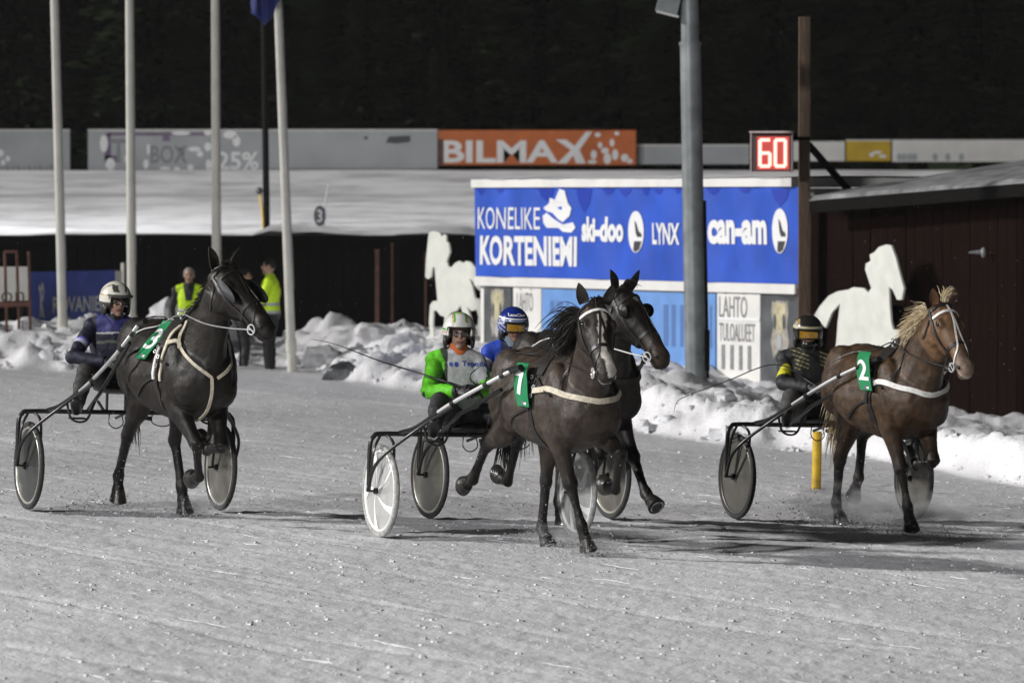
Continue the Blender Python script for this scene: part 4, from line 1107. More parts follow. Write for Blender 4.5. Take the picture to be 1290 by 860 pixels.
            mb.tube([C[ci], lp(ci, .2), lp(ci, .55), lp(ci, .85), C[ci + 1], C[ci + 1].lerp(C[ci + 2], .5), C[ci + 2]],
                    [(.036 * k, .042 * k), (js[0] * k * .9, js[0] * k * 1.1), (js[1] * k * .9, js[1] * k * 1.1), (js[2] * k, js[2] * k * 1.15), (js[3] * k, js[3] * k * 1.15), (.031 * k, .033 * k), (.042 * k, .044 * k)], 12, side)
            # tendon behind the cannon
            hooves.append((kind, C[ci + 2], C[ci + 3], C[ci + 1]))
    me = organic(mb, .0125, 4, 'body')
    P = meshpts(me); no_ = np.empty(len(P) * 3, np.float32); me.vertices.foreach_get('normal', no_); no_ = no_.reshape(-1, 3)
    lowk = smooth(.6, .95, P[:, 2]) * .6 + .4
    P = P + no_ * ((fbm(P[:, 0] * 6 + P[:, 1] * 2, P[:, 2] * 5 - P[:, 1] * 4, 3) * .020 * lowk)[:, None]); me.vertices.foreach_set('co', P.astype(np.float32).ravel())
    # pigment
    rgb = np.tile(np.array(body_rgb), (len(P), 1)); rgb *= (1 + .25 * (fbm(P[:, 0] * 4 + 9, P[:, 2] * 4 + P[:, 1] * 3, 3)))[:, None]
    legs_rgb = np.array(leg_rgb); w = np.zeros(len(P))
    for kn, C in chains.items():
        ci = 2 if kn[0] == 'H' else 1
        for i in range(ci, len(C) - 1):
            a_ = np.array(C[i]); b_ = np.array(C[i + 1]); ab = b_ - a_; tt = np.clip(((P - a_) @ ab) / (ab @ ab), 0, 1)
            d = np.linalg.norm(P - (a_ + tt[:, None] * ab), axis=1); w = np.maximum(w, 1 - smooth(.06, .10, d))
        a_ = np.array(C[ci - 1]); b_ = np.array(C[ci]); ab = b_ - a_; tt = np.clip(((P - a_) @ ab) / (ab @ ab), 0, 1)
        d = np.linalg.norm(P - (a_ + tt[:, None] * ab), axis=1); w = np.maximum(w, (1 - smooth(.07, .12, d)) * smooth(.45, 1, tt))
    rgb = rgb * (1 - w[:, None]) + legs_rgb * w[:, None]
    # head coordinates for the face
    rel = (P - np.array(pl_)) / hl; ht = rel @ np.array(ax); hs = rel @ np.array(sd_); hu = rel @ np.array(up)
    rgb = face_fn(rgb, ht, hs, hu, P)
    paint(me, np.clip(rgb, 0, 1)); body = skinobj('body', me, M['coat'], root)
    bvh = bvh_of(me)
    # short winter hair lying along the coat (far too many hairs to count)
    T_ = np.array([list(p.vertices)[:3] for p in me.polygons]); A_, B_, C_ = P[T_[:, 0]], P[T_[:, 1]], P[T_[:, 2]]
    n_h = 34000; rs_ = np.random.RandomState(5); fi = rs_.choice(len(T_), n_h); u_ = rs_.rand(n_h, 1); v_ = rs_.rand(n_h, 1)
    p0 = A_[fi] + (B_[fi] - A_[fi]) * u_ * .9 + (C_[fi] - A_[fi]) * v_ * .9; nn = no_[T_[fi, 0]]
    fl = np.tile(np.array((-.75, 0, -.55)), (n_h, 1)); fl[p0[:, 2] < .85] = (-.15, 0, -1.); hm = ((p0 - np.array(pl_)) @ np.array(ax) > .02) & (p0[:, 2] > 1.15) & (p0[:, 0] > .5); fl[hm] = np.array(ax)
    fl = fl + rs_.normal(0, .28, (n_h, 3)); fl -= nn * (fl * nn).sum(1)[:, None]; fl /= np.linalg.norm(fl, axis=1)[:, None] + 1e-9
    ln = (.012 + .016 * rs_.rand(n_h, 1)) * np.where(hm, .5, 1.0)[:, None]; sdw = np.cross(fl, nn) * (.0009 + .0008 * rs_.rand(n_h, 1))
    q0 = p0 - nn * .001; tip = p0 + fl * ln + nn * (.0035 + .004 * rs_.rand(n_h, 1))
    V_ = np.stack([q0 - sdw, q0 + sdw, tip], 1).reshape(-1, 3).astype(np.float32)
    hme = bpy.data.meshes.new('coat_hair'); hme.vertices.add(len(V_)); hme.vertices.foreach_set('co', V_.ravel())
    hme.loops.add(n_h * 3); hme.loops.foreach_set('vertex_index', np.arange(n_h * 3, dtype=np.int32)); hme.polygons.add(n_h)
    hme.polygons.foreach_set('loop_start', np.arange(0, n_h * 3, 3, dtype=np.int32)); hme.polygons.foreach_set('loop_total', np.full(n_h, 3, np.int32)); hme.update(calc_edges=True)
    hc = rgb[T_[fi, 0]] * (.6 + 1.1 * rs_.rand(n_h, 1)); paint(hme, np.clip(np.repeat(hc, 3, 0), 0, 1)); skinobj('coat_hair', hme, M['coat'], root)['kind'] = 'stuff'

    # hooves with shoes
    for kind, c0, c1, fet in hooves:
        d = (c1 - c0).normalized(); fw = Vector((1, 0, 0)) - d * d.x
        fw = fw.normalized() if fw.length > .2 else Vector((0, 0, 1)); sdv = d.cross(fw).normalized()
        rs = []
        # sole is tilted relative to the pastern: wall longer at the toe
        for u, r_ in ((-.01, .050), (.025, .060), (.062, .070), (.080, .073)):
            rs.append([c0 + d * (u + (.014 if u > .05 else 0) * math.cos(2 * math.pi * j / 18)) * sc + (fw * math.cos(2 * math.pi * j / 18) * 1.05 + sdv * math.sin(2 * math.pi * j / 18) * .92) * r_ * sc + fw * .01 for j in range(18)])
        q_ = MB(); q_.rings(rs); hf = q_.build('hoof', M['hoof'], root)
        q_ = MB(); base = c0 + d * .084 * sc + fw * .01
        a0 = []
        for j in range(15):
            ph = -2.4 + 4.8 * j / 14; a0.append(base + d * .012 * math.cos(ph) + (fw * math.cos(ph) + sdv * math.sin(ph) * .9) * .053 * sc)
        q_.tube(a0, [.008] * 15, 6); q_.build('horseshoe', M['shoe'], hf)
    # eyes, nostrils, mouth
    for sd in (-1, 1):
        q_ = MB(); q_.ell(HP(.155, sd * .113, .022), (.022 * hl, .015 * hl, .019 * hl), HR); q_.build('eye', M['eye'], root)
        q_ = MB(); q_.ell(HP(.552, sd * .070, -.035), (.020 * hl, .010 * hl, .013 * hl), HR @ Matrix.Rotation(sd * -.35, 3, 'Z')); q_.build('nostril', M['nostril'], root)
    q_ = MB(); q_.tube([HP(.47, .052, -.098), HP(.54, .054, -.096), HP(.60, .03, -.098), HP(.612, 0, -.098), HP(.60, -.03, -.098), HP(.54, -.054, -.096), HP(.47, -.052, -.098)], .0055, 5); q_.build('mouth_line', M['nostril'], root)
    # ears
    for sd in (-1, 1):
        eb = HP(-.03, sd * .074, .040); ed = (-ax * opt.get('ear_back', .35) + up * .55 + sd_ * sd * opt.get('ear_out', .28) + Vector((0, 0, .8))).normalized() * (opt.get('ear_len', .17) * hl)
        fn = (ax * .35 + up * .9 + sd_ * sd * .35).normalized(); an = ed.normalized(); fn = (fn - an * fn.dot(an)).normalized(); wn = an.cross(fn)
        rs = []
        for u, w_, dp in ((0, .034, .030), (.15, .040, .034), (.4, .042, .028), (.65, .034, .020), (.85, .020, .012), (1.0, .005, .004)):
            c_ = eb + ed * u + fn * (.012 * math.sin(u * 3) * hl); ring = []
            for j in range(12):
                ph = 2 * math.pi * j / 12; f_ = math.sin(ph) * dp
                if math.sin(ph) > 0: f_ = -.55 * dp * math.sin(ph) * (1 - u * .3) + .004   # hollow front
                ring.append(c_ + wn * math.cos(ph) * w_ * hl + fn * f_ * hl)
            rs.append(ring)
        q_ = MB(); q_.rings(rs); em_ = q_.mesh('ear'); bm = bmesh.new(); bm.from_mesh(em_); bmesh.ops.recalc_face_normals(bm, faces=bm.faces); bm.to_mesh(em_); bm.free()
        paint(em_, np.tile(np.array(opt.get('ear_rgb', body_rgb)), (len(em_.vertices), 1))); skinobj('ear', em_, M['coat'], root)

    # hair
    mn, fl_, tl = hair
    q_ = MB(); mn(q_, crest, rnd, pl_, HP, up, ax, sd_); q_.build('mane', opt['hairmat'], root)
    q_ = MB(); fl_(q_, HP, rnd, up, ax, sd_); q_.build('forelock', opt['hairmat'], root)
    q_ = MB(); dock = S(-1.17, 0, 1.38)
    core = catmull([dock, S(-1.27, 0, 1.30), S(-1.33, .02, 1.05), S(-1.30, .02, .80)], 4)
    q_.tube(core, [.04 * (1 - .5 * i / len(core)) for i in range(len(core))], 8)
    hair_strands(q_, core, rnd, 150, .42, lambda u: (-.15, .0, -1), .22, .006, 1.0); q_.build('tail', opt['hairmat'], root)

    # ---------------- harness
    def snap(p, off):
        r_ = bvh.find_nearest(Vector(p)); return (r_[0] + r_[1] * off, r_[1]) if r_[0] is not None else (Vector(p), Vector((0, 0, 1)))
    def strap(pts, w_, name, material, off=.006, th=.006, parent=root, k=6, label=None, snapit=True):
        pts = catmull(pts, k); loc = []; nor = []
        for p in pts:
            a_, n_ = snap(p, off); loc.append(a_); nor.append(n_)
        for _ in range(2):
            for i in range(1, len(loc) - 1): nor[i] = (nor[i - 1] + nor[i] * 2 + nor[i + 1]).normalized(); loc[i] = loc[i] * .6 + (loc[i - 1] + loc[i + 1]) * .2
        rs = []
        for i, p in enumerate(loc):
            tn = (loc[min(i + 1, len(loc) - 1)] - loc[max(i - 1, 0)]).normalized(); n_ = nor[i]; b_ = tn.cross(n_)
            if b_.length < 1e-5: continue
            b_.normalize(); n_ = b_.cross(tn)
            rs.append([p + b_ * w_ / 2 - n_ * th * .5, p + b_ * w_ / 2 + n_ * th * .5, p - b_ * w_ / 2 + n_ * th * .5, p - b_ * w_ / 2 - n_ * th * .5])
        q_ = MB(); q_.rings(rs); return q_.build(name, material, parent, smooth=True, label=label)
    def tring(x, phs, lean=0.0):
        out = []; zc = 1.16 * sc
        for ph in phs:
            d = Vector((lean * math.sin(ph), math.cos(ph), math.sin(ph))).normalized(); o_ = Vector((x * sc, 0, zc)); h_ = bvh.ray_cast(o_ + d * 1.2, -d, 1.3)
            out.append(h_[0] if h_[0] is not None else o_ + d * .3)
        return out
    rad = math.radians
    trim = opt.get('trim', M['leather'])
    gx = opt.get('girth_x', .0)
    strap(tring(gx, [rad(q) for q in range(100, 461, 15)]), .06, 'girth', M['leather'])
    sp = strap(tring(gx, [rad(q) for q in range(35, 146, 10)]), .15, 'saddle_pad', M['leather'], .010, .022)
    strap(tring(gx - .02, [rad(q) for q in range(150, 200, 8)]), .045, 'tug_strap', trim, .016, .010)
    strap(tring(gx - .02, [rad(q) for q in range(30, -20, -8)]), .045, 'tug_strap', M['leather'], .016, .010)
    q_ = MB()
    for sd in (-1, 1):
        c_, n_ = snap(tring(gx, [rad(90 + sd * 14)])[0], .03); q_.torus(c_ + Vector((0, 0, .02)), .022, .005, (1, 0, .2), 14, 6); q_.tube([c_ - Vector((0, 0, .03)), c_ + Vector((0, 0, .0))], .008, 6)
    q_.build('terret', M['steel'], sp)
    for xx, ph_ in ((.03, 165), (-.07, 158), (.02, 178), (-.05, 150)):
        c_, n_ = snap(tring(gx + xx, [rad(ph_)])[0], .024); q_ = MB(); q_.torus(c_, .014, .0035, n_ + Vector((.2, 0, 0)), 14, 6); q_.build('buckle', M['alu'], root)
    strap([tring(gx + .02, [rad(150)])[0], S(.10, -.29, 1.22), S(.22, -.29, 1.19)], .022, 'trace_strap', M['leather'], .018, .010)
    strap([tring(gx - .03, [rad(195)])[0], S(gx - .22, -.33, 1.02), S(gx - .38, -.30, .92)], .018, 'trace_strap', M['leather'], .012, .008)
    # back strap along the spine to the tail
    strap([S(gx - .05, 0, 1.6), S(-.3, 0, 1.55), S(-.6, 0, 1.55), S(-.9, 0, 1.55), S(-1.12, 0, 1.46)], .028, 'back_strap', M['leather'])
    if opt.get('collar', True):
        pts = [tring(gx + .02, [rad(170)])[0]] + [S(x, y, z) for x, y, z in ((.18, -.30, 1.24), (.36, -.22, 1.20), (.46, -.08, 1.17), (.48, .06, 1.17), (.37, .22, 1.20), (.18, .30, 1.24))] + [tring(gx + .02, [rad(10)])[0]]
        strap(pts, .042, 'breast_collar', opt.get('collar_mat', M['cream']), .014, .016)
        strap([S(.30, -.26, 1.22), S(.26, -.2, 1.40), S(.20, -.06, 1.56), S(.2, .06, 1.56), S(.26, .2, 1.4), S(.3, .26, 1.22)], .022, 'neck_strap', M['leather'])
    else:
        # white breastplate: two straps from the withers to the chest, then down between the legs
        A = [S(.12, -.12, 1.52), S(.24, -.20, 1.34), S(.40, -.14, 1.20), S(.46, -.02, 1.10)]
        strap(A, .024, 'breast_strap', opt['collar_mat'], .012, .012); strap([Vector((p.x, -p.y, p.z)) for p in A], .024, 'breast_strap', opt['collar_mat'], .012, .012)
        strap([S(.46, -.02, 1.10), S(.44, -.01, .98), S(.30, 0, .84), S(.1, 0, .76)], .024, 'breast_strap', opt['collar_mat'], .012, .012)
        strap([S(.10, -.16, 1.50), S(.16, -.27, 1.32), S(.10, -.29, 1.16), S(.08, -.28, 1.06)], .026, 'shoulder_strap', opt['collar_mat'], .012, .012)
        strap([S(.16, -.25, 1.34), S(.22, -.2, 1.36), S(.26, -.2, 1.31)], .032, 'breast_strap', opt['collar_mat'], .014, .012)
    # bridle
    def hring(tt, phs, cu=-.05, ra=1.0):
        out = []
        for ph in phs:
            d = (sd_ * math.cos(ph) + up * math.sin(ph)).normalized(); o_ = HP(tt, 0, cu); h_ = bvh.ray_cast(o_ + d * .4, -d, .41); out.append(h_[0] if h_[0] is not None else o_ + d * .1)
        return out
    hb = opt.get('bridle', M['leather']); bw_ = opt.get('brow', M['white'])
    nb_ = strap(hring(.36, [rad(q) for q in range(0, 361, 24)]), .026, 'noseband', hb, .005, .006)
    strap(hring(.075, [rad(q) for q in range(8, 173, 15)]), .024, 'browband', bw_, .007, .006)
    strap(hring(.0, [rad(q) for q in range(0, 181, 15)]), .024, 'crownpiece', hb, .007, .006)
    strap([HP(.05, .09, -.05), HP(.10, .09, -.16), HP(.10, 0, -.24), HP(.10, -.09, -.16), HP(.05, -.09, -.05)], .02, 'throat_latch', hb, .006, .005)
    for sd in (-1, 1):
        strap([HP(.0, sd * .09, -.02), HP(.12, sd * .12, -.03), HP(.25, sd * .10, -.06), HP(.37, sd * .08, -.07), HP(.485, sd * .07, -.09)], .020, 'cheekpiece', opt.get('cheek', hb), .007, .006)
        q_ = MB(); bc = HP(.50, sd * .076, -.095); q_.torus(bc, .034 * hl, .006, sd_, 20, 6); q_.tube([bc + ax * .03, bc - ax * .045], .006, 6); q_.build('bit_ring', M['steel'], root)
        strap([HP(.485, sd * .06, -.13), HP(.49, sd * .02, -.16)], .018, 'chin_strap', opt.get('cheek', hb), .006, .005)
        # overcheck branches up the face
        strap([HP(.49, sd * .055, -.06), HP(.40, sd * .04, .03), HP(.28, sd * .018, .05), HP(.12, 0, .07), HP(.0, 0, .08)], .014, 'check_strap', opt.get('face_strap', hb), .006, .005)
    mb_ = MB(); chk = catmull([HP(-.02, 0, .07), crest[-1] + Vector((0, 0, .035)), crest[len(crest) // 2] + Vector((0, 0, .10)), snap(S(gx, 0, 1.62), .05)[0]], 8)
    mb_.tube(chk, .007, 6); mb_.build('check_rein', hb, root)
    if opt.get('blinkers'):
        for sd in (-1, 1):
            tilt = .32; q_ = MB(); vs = []; n_ = 20
            L2, W2 = opt['blinkers']
            for lay in (0, .006):
                for r_, bulge in ((0, .030), (.5, .022), (1, 0)):
                    for j in range(n_):
                        ph = 2 * math.pi * j / n_; a_ = r_ * math.cos(ph) * L2; b_ = r_ * math.sin(ph) * W2
                        vs.append(HP(opt.get('blk_t', .17) + a_, sd * (.142 + tilt * (b_ * .8 + a_ * .25) + bulge + lay), .015 + b_ * .95))
            fs = []
            for lay in (0, 1):
                for k_ in (0, 1):
                    for j in range(n_): a_ = (lay * 3 + k_) * n_ + j; b_ = (lay * 3 + k_) * n_ + (j + 1) % n_; f = (a_, b_, b_ + n_, a_ + n_); fs.append(f if lay else f[::-1])
            for j in range(n_): a_ = 2 * n_ + j; b_ = 2 * n_ + (j + 1) % n_; fs.append((a_, b_, b_ + 3 * n_, a_ + 3 * n_))
            q_.add(vs, fs); q_.build('blinker', opt.get('blink_mat', M['leather']), root)
    # number cloth on the right side
    if opt.get('number'):
        ncx, top, bot, nw_, lean = opt['cloth']
        hook = tring(ncx, [rad(120)])[0]
        grid = []
        nj = 10
        ytop = tring(ncx, [math.atan2(top - 1.16 * sc, -.25)])[0]
        def cpt(a_, b_):
            z = top + (bot - top) * b_; x = ncx * sc + nw_ * (a_ - .5) + lean * b_
            o_ = Vector((x, -.9, z)); h_ = bvh.ray_cast(o_, Vector((0, 1, 0)), .9)
            y = h_[0].y if h_[0] is not None else -.2
            return x, y, z
        ys_ = [cpt(.5, j / nj)[1] for j in range(nj + 1)]
        lo = ys_[:]; 
        for j in range(1, nj + 1): lo[j] = min(ys_[j], lo[j - 1] + .002)
        if opt.get('hugging'): lo = [lo[0] - .015 + (lo[-1] - lo[0] - .01) * j / nj for j in range(nj + 1)]
        if not opt.get('hugging'): mn_ = min(lo); lo = [mn_ + .045 * max(0, 1 - j / 3.0) ** 2 for j in range(nj + 1)]
        def csurf(a_, b_, off=0.0):
            f = min(max(b_, 0), 1) * nj; k_ = min(int(f), nj - 1); y = lo[k_] * (1 - (f - k_)) + lo[k_ + 1] * (f - k_)
            return Vector((ncx * sc + nw_ * (a_ - .5) + lean * b_ + .006 * math.sin(b_ * 9), y - .030 - off + .006 * math.sin(a_ * 5 + b_ * 7), top + (bot - top) * b_))
        q_ = MB(); na = 6
        for lay, off in ((0, 0), (1, -.005)):
            for i in range(na + 1):
                for j in range(nj + 1): q_.v.append(tuple(csurf(i / na, j / nj, off)))
        for lay in (0, 1):
            for i in range(na):
                for j in range(nj): a_ = lay * (na + 1) * (nj + 1) + i * (nj + 1) + j; f = (a_, a_ + 1, a_ + nj + 2, a_ + nj + 1); q_.f.append(f); q_.m.append(0)
        cl = q_.build('number_cloth', M['green'], root)
        vs, fs = text_fit(opt['number'], .12, .20, .76, .54, .015)
        # refine so that the digit follows the cloth
        bm = bmesh.new(); bv = [bm.verts.new((x, y, 0)) for x, y in vs]
        for f in fs:
            try: bm.faces.new([bv[i] for i in f])
            except Exception: pass
        bmesh.ops.triangulate(bm, faces=bm.faces); bmesh.ops.subdivide_edges(bm, edges=bm.edges, cuts=2, use_grid_fill=False)
        bm.verts.index_update()
        vv = [csurf(v.co.x, 1 - v.co.y - .06, .005) for v in bm.verts]; ff = [tuple(v.index for v in f.verts) for f in bm.faces]; bm.free()
        MB().add(vv, ff).build('number', M['print_white'], cl, smooth=False)
        q_ = MB()
        for (a0, a1, b0_, b1_, mi) in ((.35, .6, .88, .955, 0), (.6, .85, .90, .95, 1)):
            q_.add([csurf(a0, b0_, .005), csurf(a1, b0_, .005), csurf(a1, b1_, .005), csurf(a0, b1_, .005)], [(0, 1, 2, 3)], mi)
        q_.build('sponsor_mark', [M['mauve'], M['print_white']], cl, smooth=False)
    # snow dust stuck on the lower legs
    t['root'] = root; t['HP'] = HP; t['sd'] = sd_; t['ax'] = ax; t['snap'] = snap; t['tring'] = tring; t['hl'] = hl; t['chains'] = chains; t['S'] = S
    t['gx'] = gx
    # reins: bit -> terret; the rest belongs to the driver's side
    for sd in (-1, 1):
        bc = HP(.50, sd * .078, -.095); te = snap(tring(gx, [rad(90 + (14 if sd < 0 else -14))])[0], .055)[0]
        mid = [bc.lerp(te, .3) + Vector((0, sd * .05, -.02)), bc.lerp(te, .65) + Vector((0, sd * (.10 if sd < 0 else .04), .01))]
        hand = t['MH'].inverted() @ (t['M'] @ Vector(t_hand[key]))
        hand.y += sd * .03
        bk = [te.lerp(hand, .35) + Vector((0, 0, .01)), te.lerp(hand, .7) + Vector((0, 0, -.03)), hand]
        pts = catmull([bc] + mid + [te] + bk, 8)
        # keep the rein outside the skin
        out = []
        for p in pts:
            r_ = bvh.find_nearest(p)
            if r_[0] is not None and ((p - r_[0]).dot(r_[1]) < .012): p = r_[0] + r_[1] * .022
            out.append(p)
        for _ in range(4): out = [out[0]] + [(out[i - 1] + out[i] * 2 + out[i + 1]) / 4 for i in range(1, len(out) - 1)] + [out[-1]]
        q_ = MB(); q_.tube(out, .0055, 6); q_.build('rein', opt.get('rein', M['leather']), root)
    return root

# where each driver's hands are, in the sulky's frame
t_hand = {'7': (.22, -.10, 1.16), '3': (.15, -.16, 1.22), '2': (.18, -.12, 1.13), 'B': (.2, -.05, 1.15)}

# ---- hair styles
def mane_blown(mb, crest, rnd, pl_, HP, up, ax, sd_):
    hair_strands(mb, crest[2:], rnd, 300, .36, lambda u: (-.95, -.55, .42 - .2 * u), .26, .0055, 1.1, 7)
    hair_strands(mb, crest[4:], rnd, 120, .42, lambda u: (-.9, -.75, .30), .30, .005, 1.2, 8)
    hair_strands(mb, crest, rnd, 160, .16, lambda u: (-.5, -.6, -.1), .2, .005)
def mane_short(mb, crest, rnd, pl_, HP, up, ax, sd_):
    hair_strands(mb, crest, rnd, 260, .15, lambda u: (-.5, .6, .25), .2, .006, 1.4)
    hair_strands(mb, crest, rnd, 120, .10, lambda u: (-.4, -.5, .3), .2, .006, 1.4)
def mane_blond(mb, crest, rnd, pl_, HP, up, ax, sd_):
    hair_strands(mb, crest[3:], rnd, 300, .23, lambda u: (-.45, -.62, .75 * u), .42, .0038, .9, 8)
    hair_strands(mb, crest, rnd, 200, .20, lambda u: (-.2, .8, .1), .25, .006, 1.4)
def fore(n, ln, up_, out=0.0):
    def f(mb, HP, rnd, up, ax, sd_):
        hair_strands(mb, [HP(-.03, -.025, .085), HP(-.03, .025, .085)], rnd, n, ln, lambda u: ax * (1 - up_) + up * .35 + Vector((0, 0, up_ * 1.6)) + sd_ * out, .22, .0055, 1.2)
    return f

def face_blaze(rgb, ht, hs, hu, P):
    head = (ht > -.1) & (ht < .65) & (np.abs(hs) < .12) & (hu > -.25)
    k = smooth(.0, .12, ht) * head; dark = np.array((.018, .015, .013)); rgb = rgb * (1 - .8 * k[:, None]) + dark * (.8 * k)[:, None]
    # broken white blaze that widens and runs over the left nostril
    c = .016 * np.sin(ht * 14) + .012 * smooth(.3, .55, ht); wd = np.interp(ht, [.07, .12, .20, .30, .42, .50, .58, .62], [0, .032, .030, .016, .030, .040, .034, .03])
    b = head & (hu > -.03) & (np.abs(hs - c) < wd + .006 * np.sin(ht * 60))
    rgb[b] = (.50, .47, .42)
    b = head & (ht > .565) & (hu < -.075) & (hu > -.14) ; rgb[b] = (.36, .33, .30)
    return rgb
def face_plain(dark, muzzle):
    def f(rgb, ht, hs, hu, P):
        head = (ht > -.1) & (ht < .65) & (np.abs(hs) < .12) & (hu > -.25)
        k = smooth(.3, .5, ht) * head; rgb = rgb * (1 - k[:, None]) + np.array(muzzle) * k[:, None]
        if dark is not None:
            k = (smooth(0, .1, ht) * (1 - smooth(.3, .5, ht))) * head * .6; rgb = rgb * (1 - k[:, None]) + np.array(dark) * k[:, None]
        b = head & (hs > -.035) & (hs < .0) & (hu > -.0) & (ht > .08) & (ht < .13)
        if dark is not None: rgb[b] = (.18, .17, .15)
        return rgb
    return f
def face_chestnut(rgb, ht, hs, hu, P):
    head = (ht > -.1) & (ht < .65) & (np.abs(hs) < .12) & (hu > -.25)
    k = smooth(.38, .56, ht) * head; rgb = rgb * (1 - k[:, None]) + np.array((.21, .15, .11)) * k[:, None]
    k = smooth(-.05, .05, ht) * (1 - smooth(.38, .5, ht)) * head * .6; rgb = rgb * (1 - k[:, None]) + np.array((.17, .092, .045)) * k[:, None]
    b = head & (ht > .57) & (hu < -.06); rgb[b] = (.30, .24, .20)
    return rgb

R_ = math.radians
make_horse('7', 'dark brown trotting horse wearing green number 7, white blaze and flying black mane', (.038, .028, .021), (.008, .007, .006), face_blaze,
           (.62, -.13, 1.83), R_(-9), R_(44), (mane_blown, fore(40, .12, .3), None),
           dict(hairmat=M['hair_black'], number='7', girth_x=-.13, cloth=(-.31, 1.41, 1.09, .235, .12), brow=M['white'], cheek=M['leather'], collar_mat=M['cream'], rein=M['leather'], ear_len=.15, ear_rgb=(.03, .025, .02), ear_out=.5))
make_horse('3', 'black-brown trotting horse wearing green number 3, grey blinkers and a pale breastplate', (.0110, .0086, .0064), (.009, .008, .007), face_plain(None, (.014, .011, .009)),
           (.60, .02, 1.97), R_(24), R_(34), (mane_short, fore(30, .10, .3), None),
           dict(hairmat=M['hair_black'], number='3', cloth=(-.22, 1.585, 1.285, .26, .0), hugging=True, collar=False, collar_mat=M['cream'], blinkers=(.125, .045), blk_t=.20, blink_mat=mat('grey_blinker', (.02, .022, .025), .6, noise=.3, bump=.2), brow=M['leather'], rein=M['alu'],
                ear_len=.165, ear_rgb=(.02, .016, .013), ear_out=.75, trim=M['white'], face_strap=M['leather'], cheek=M['leather']))
make_horse('2', 'stocky chestnut trotting horse wearing green number 2, with a blond mane', (.050, .029, .0155), (.010, .007, .0055), face_chestnut,
           (.60, .02, 1.83), R_(7), R_(46), (mane_blond, fore(60, .13, .9), None),
           dict(hairmat=M['hair_blond'], number='2', cloth=(-.14, 1.47, 1.16, .235, .12), collar_mat=M['white'], brow=M['white'], fat=1.18, neck=1.26, legs=1.28, ear_len=.13, ear_rgb=(.12, .06, .03), ear_out=.35, cheek=M['leather'], head=1.04, rein=M['leather'], face_strap=M['white']))
make_horse('B', 'black trotting horse behind number 7, with a blinker hood and head turned right', (.014, .011, .0095), (.008, .007, .006), face_plain((.010, .008, .007), (.045, .030, .022)),
           (.60, -.08, 1.89), R_(27), R_(44), (mane_short, fore(40, .10, .5), None),
           dict(hairmat=M['hair_black'], collar_mat=M['leather'], blinkers=(.055, .05), blk_t=.15, brow=M['leather'], ear_len=.17, ear_rgb=(.014, .011, .010), ear_out=1.0, rein=M['white'], cheek=M['leather']))

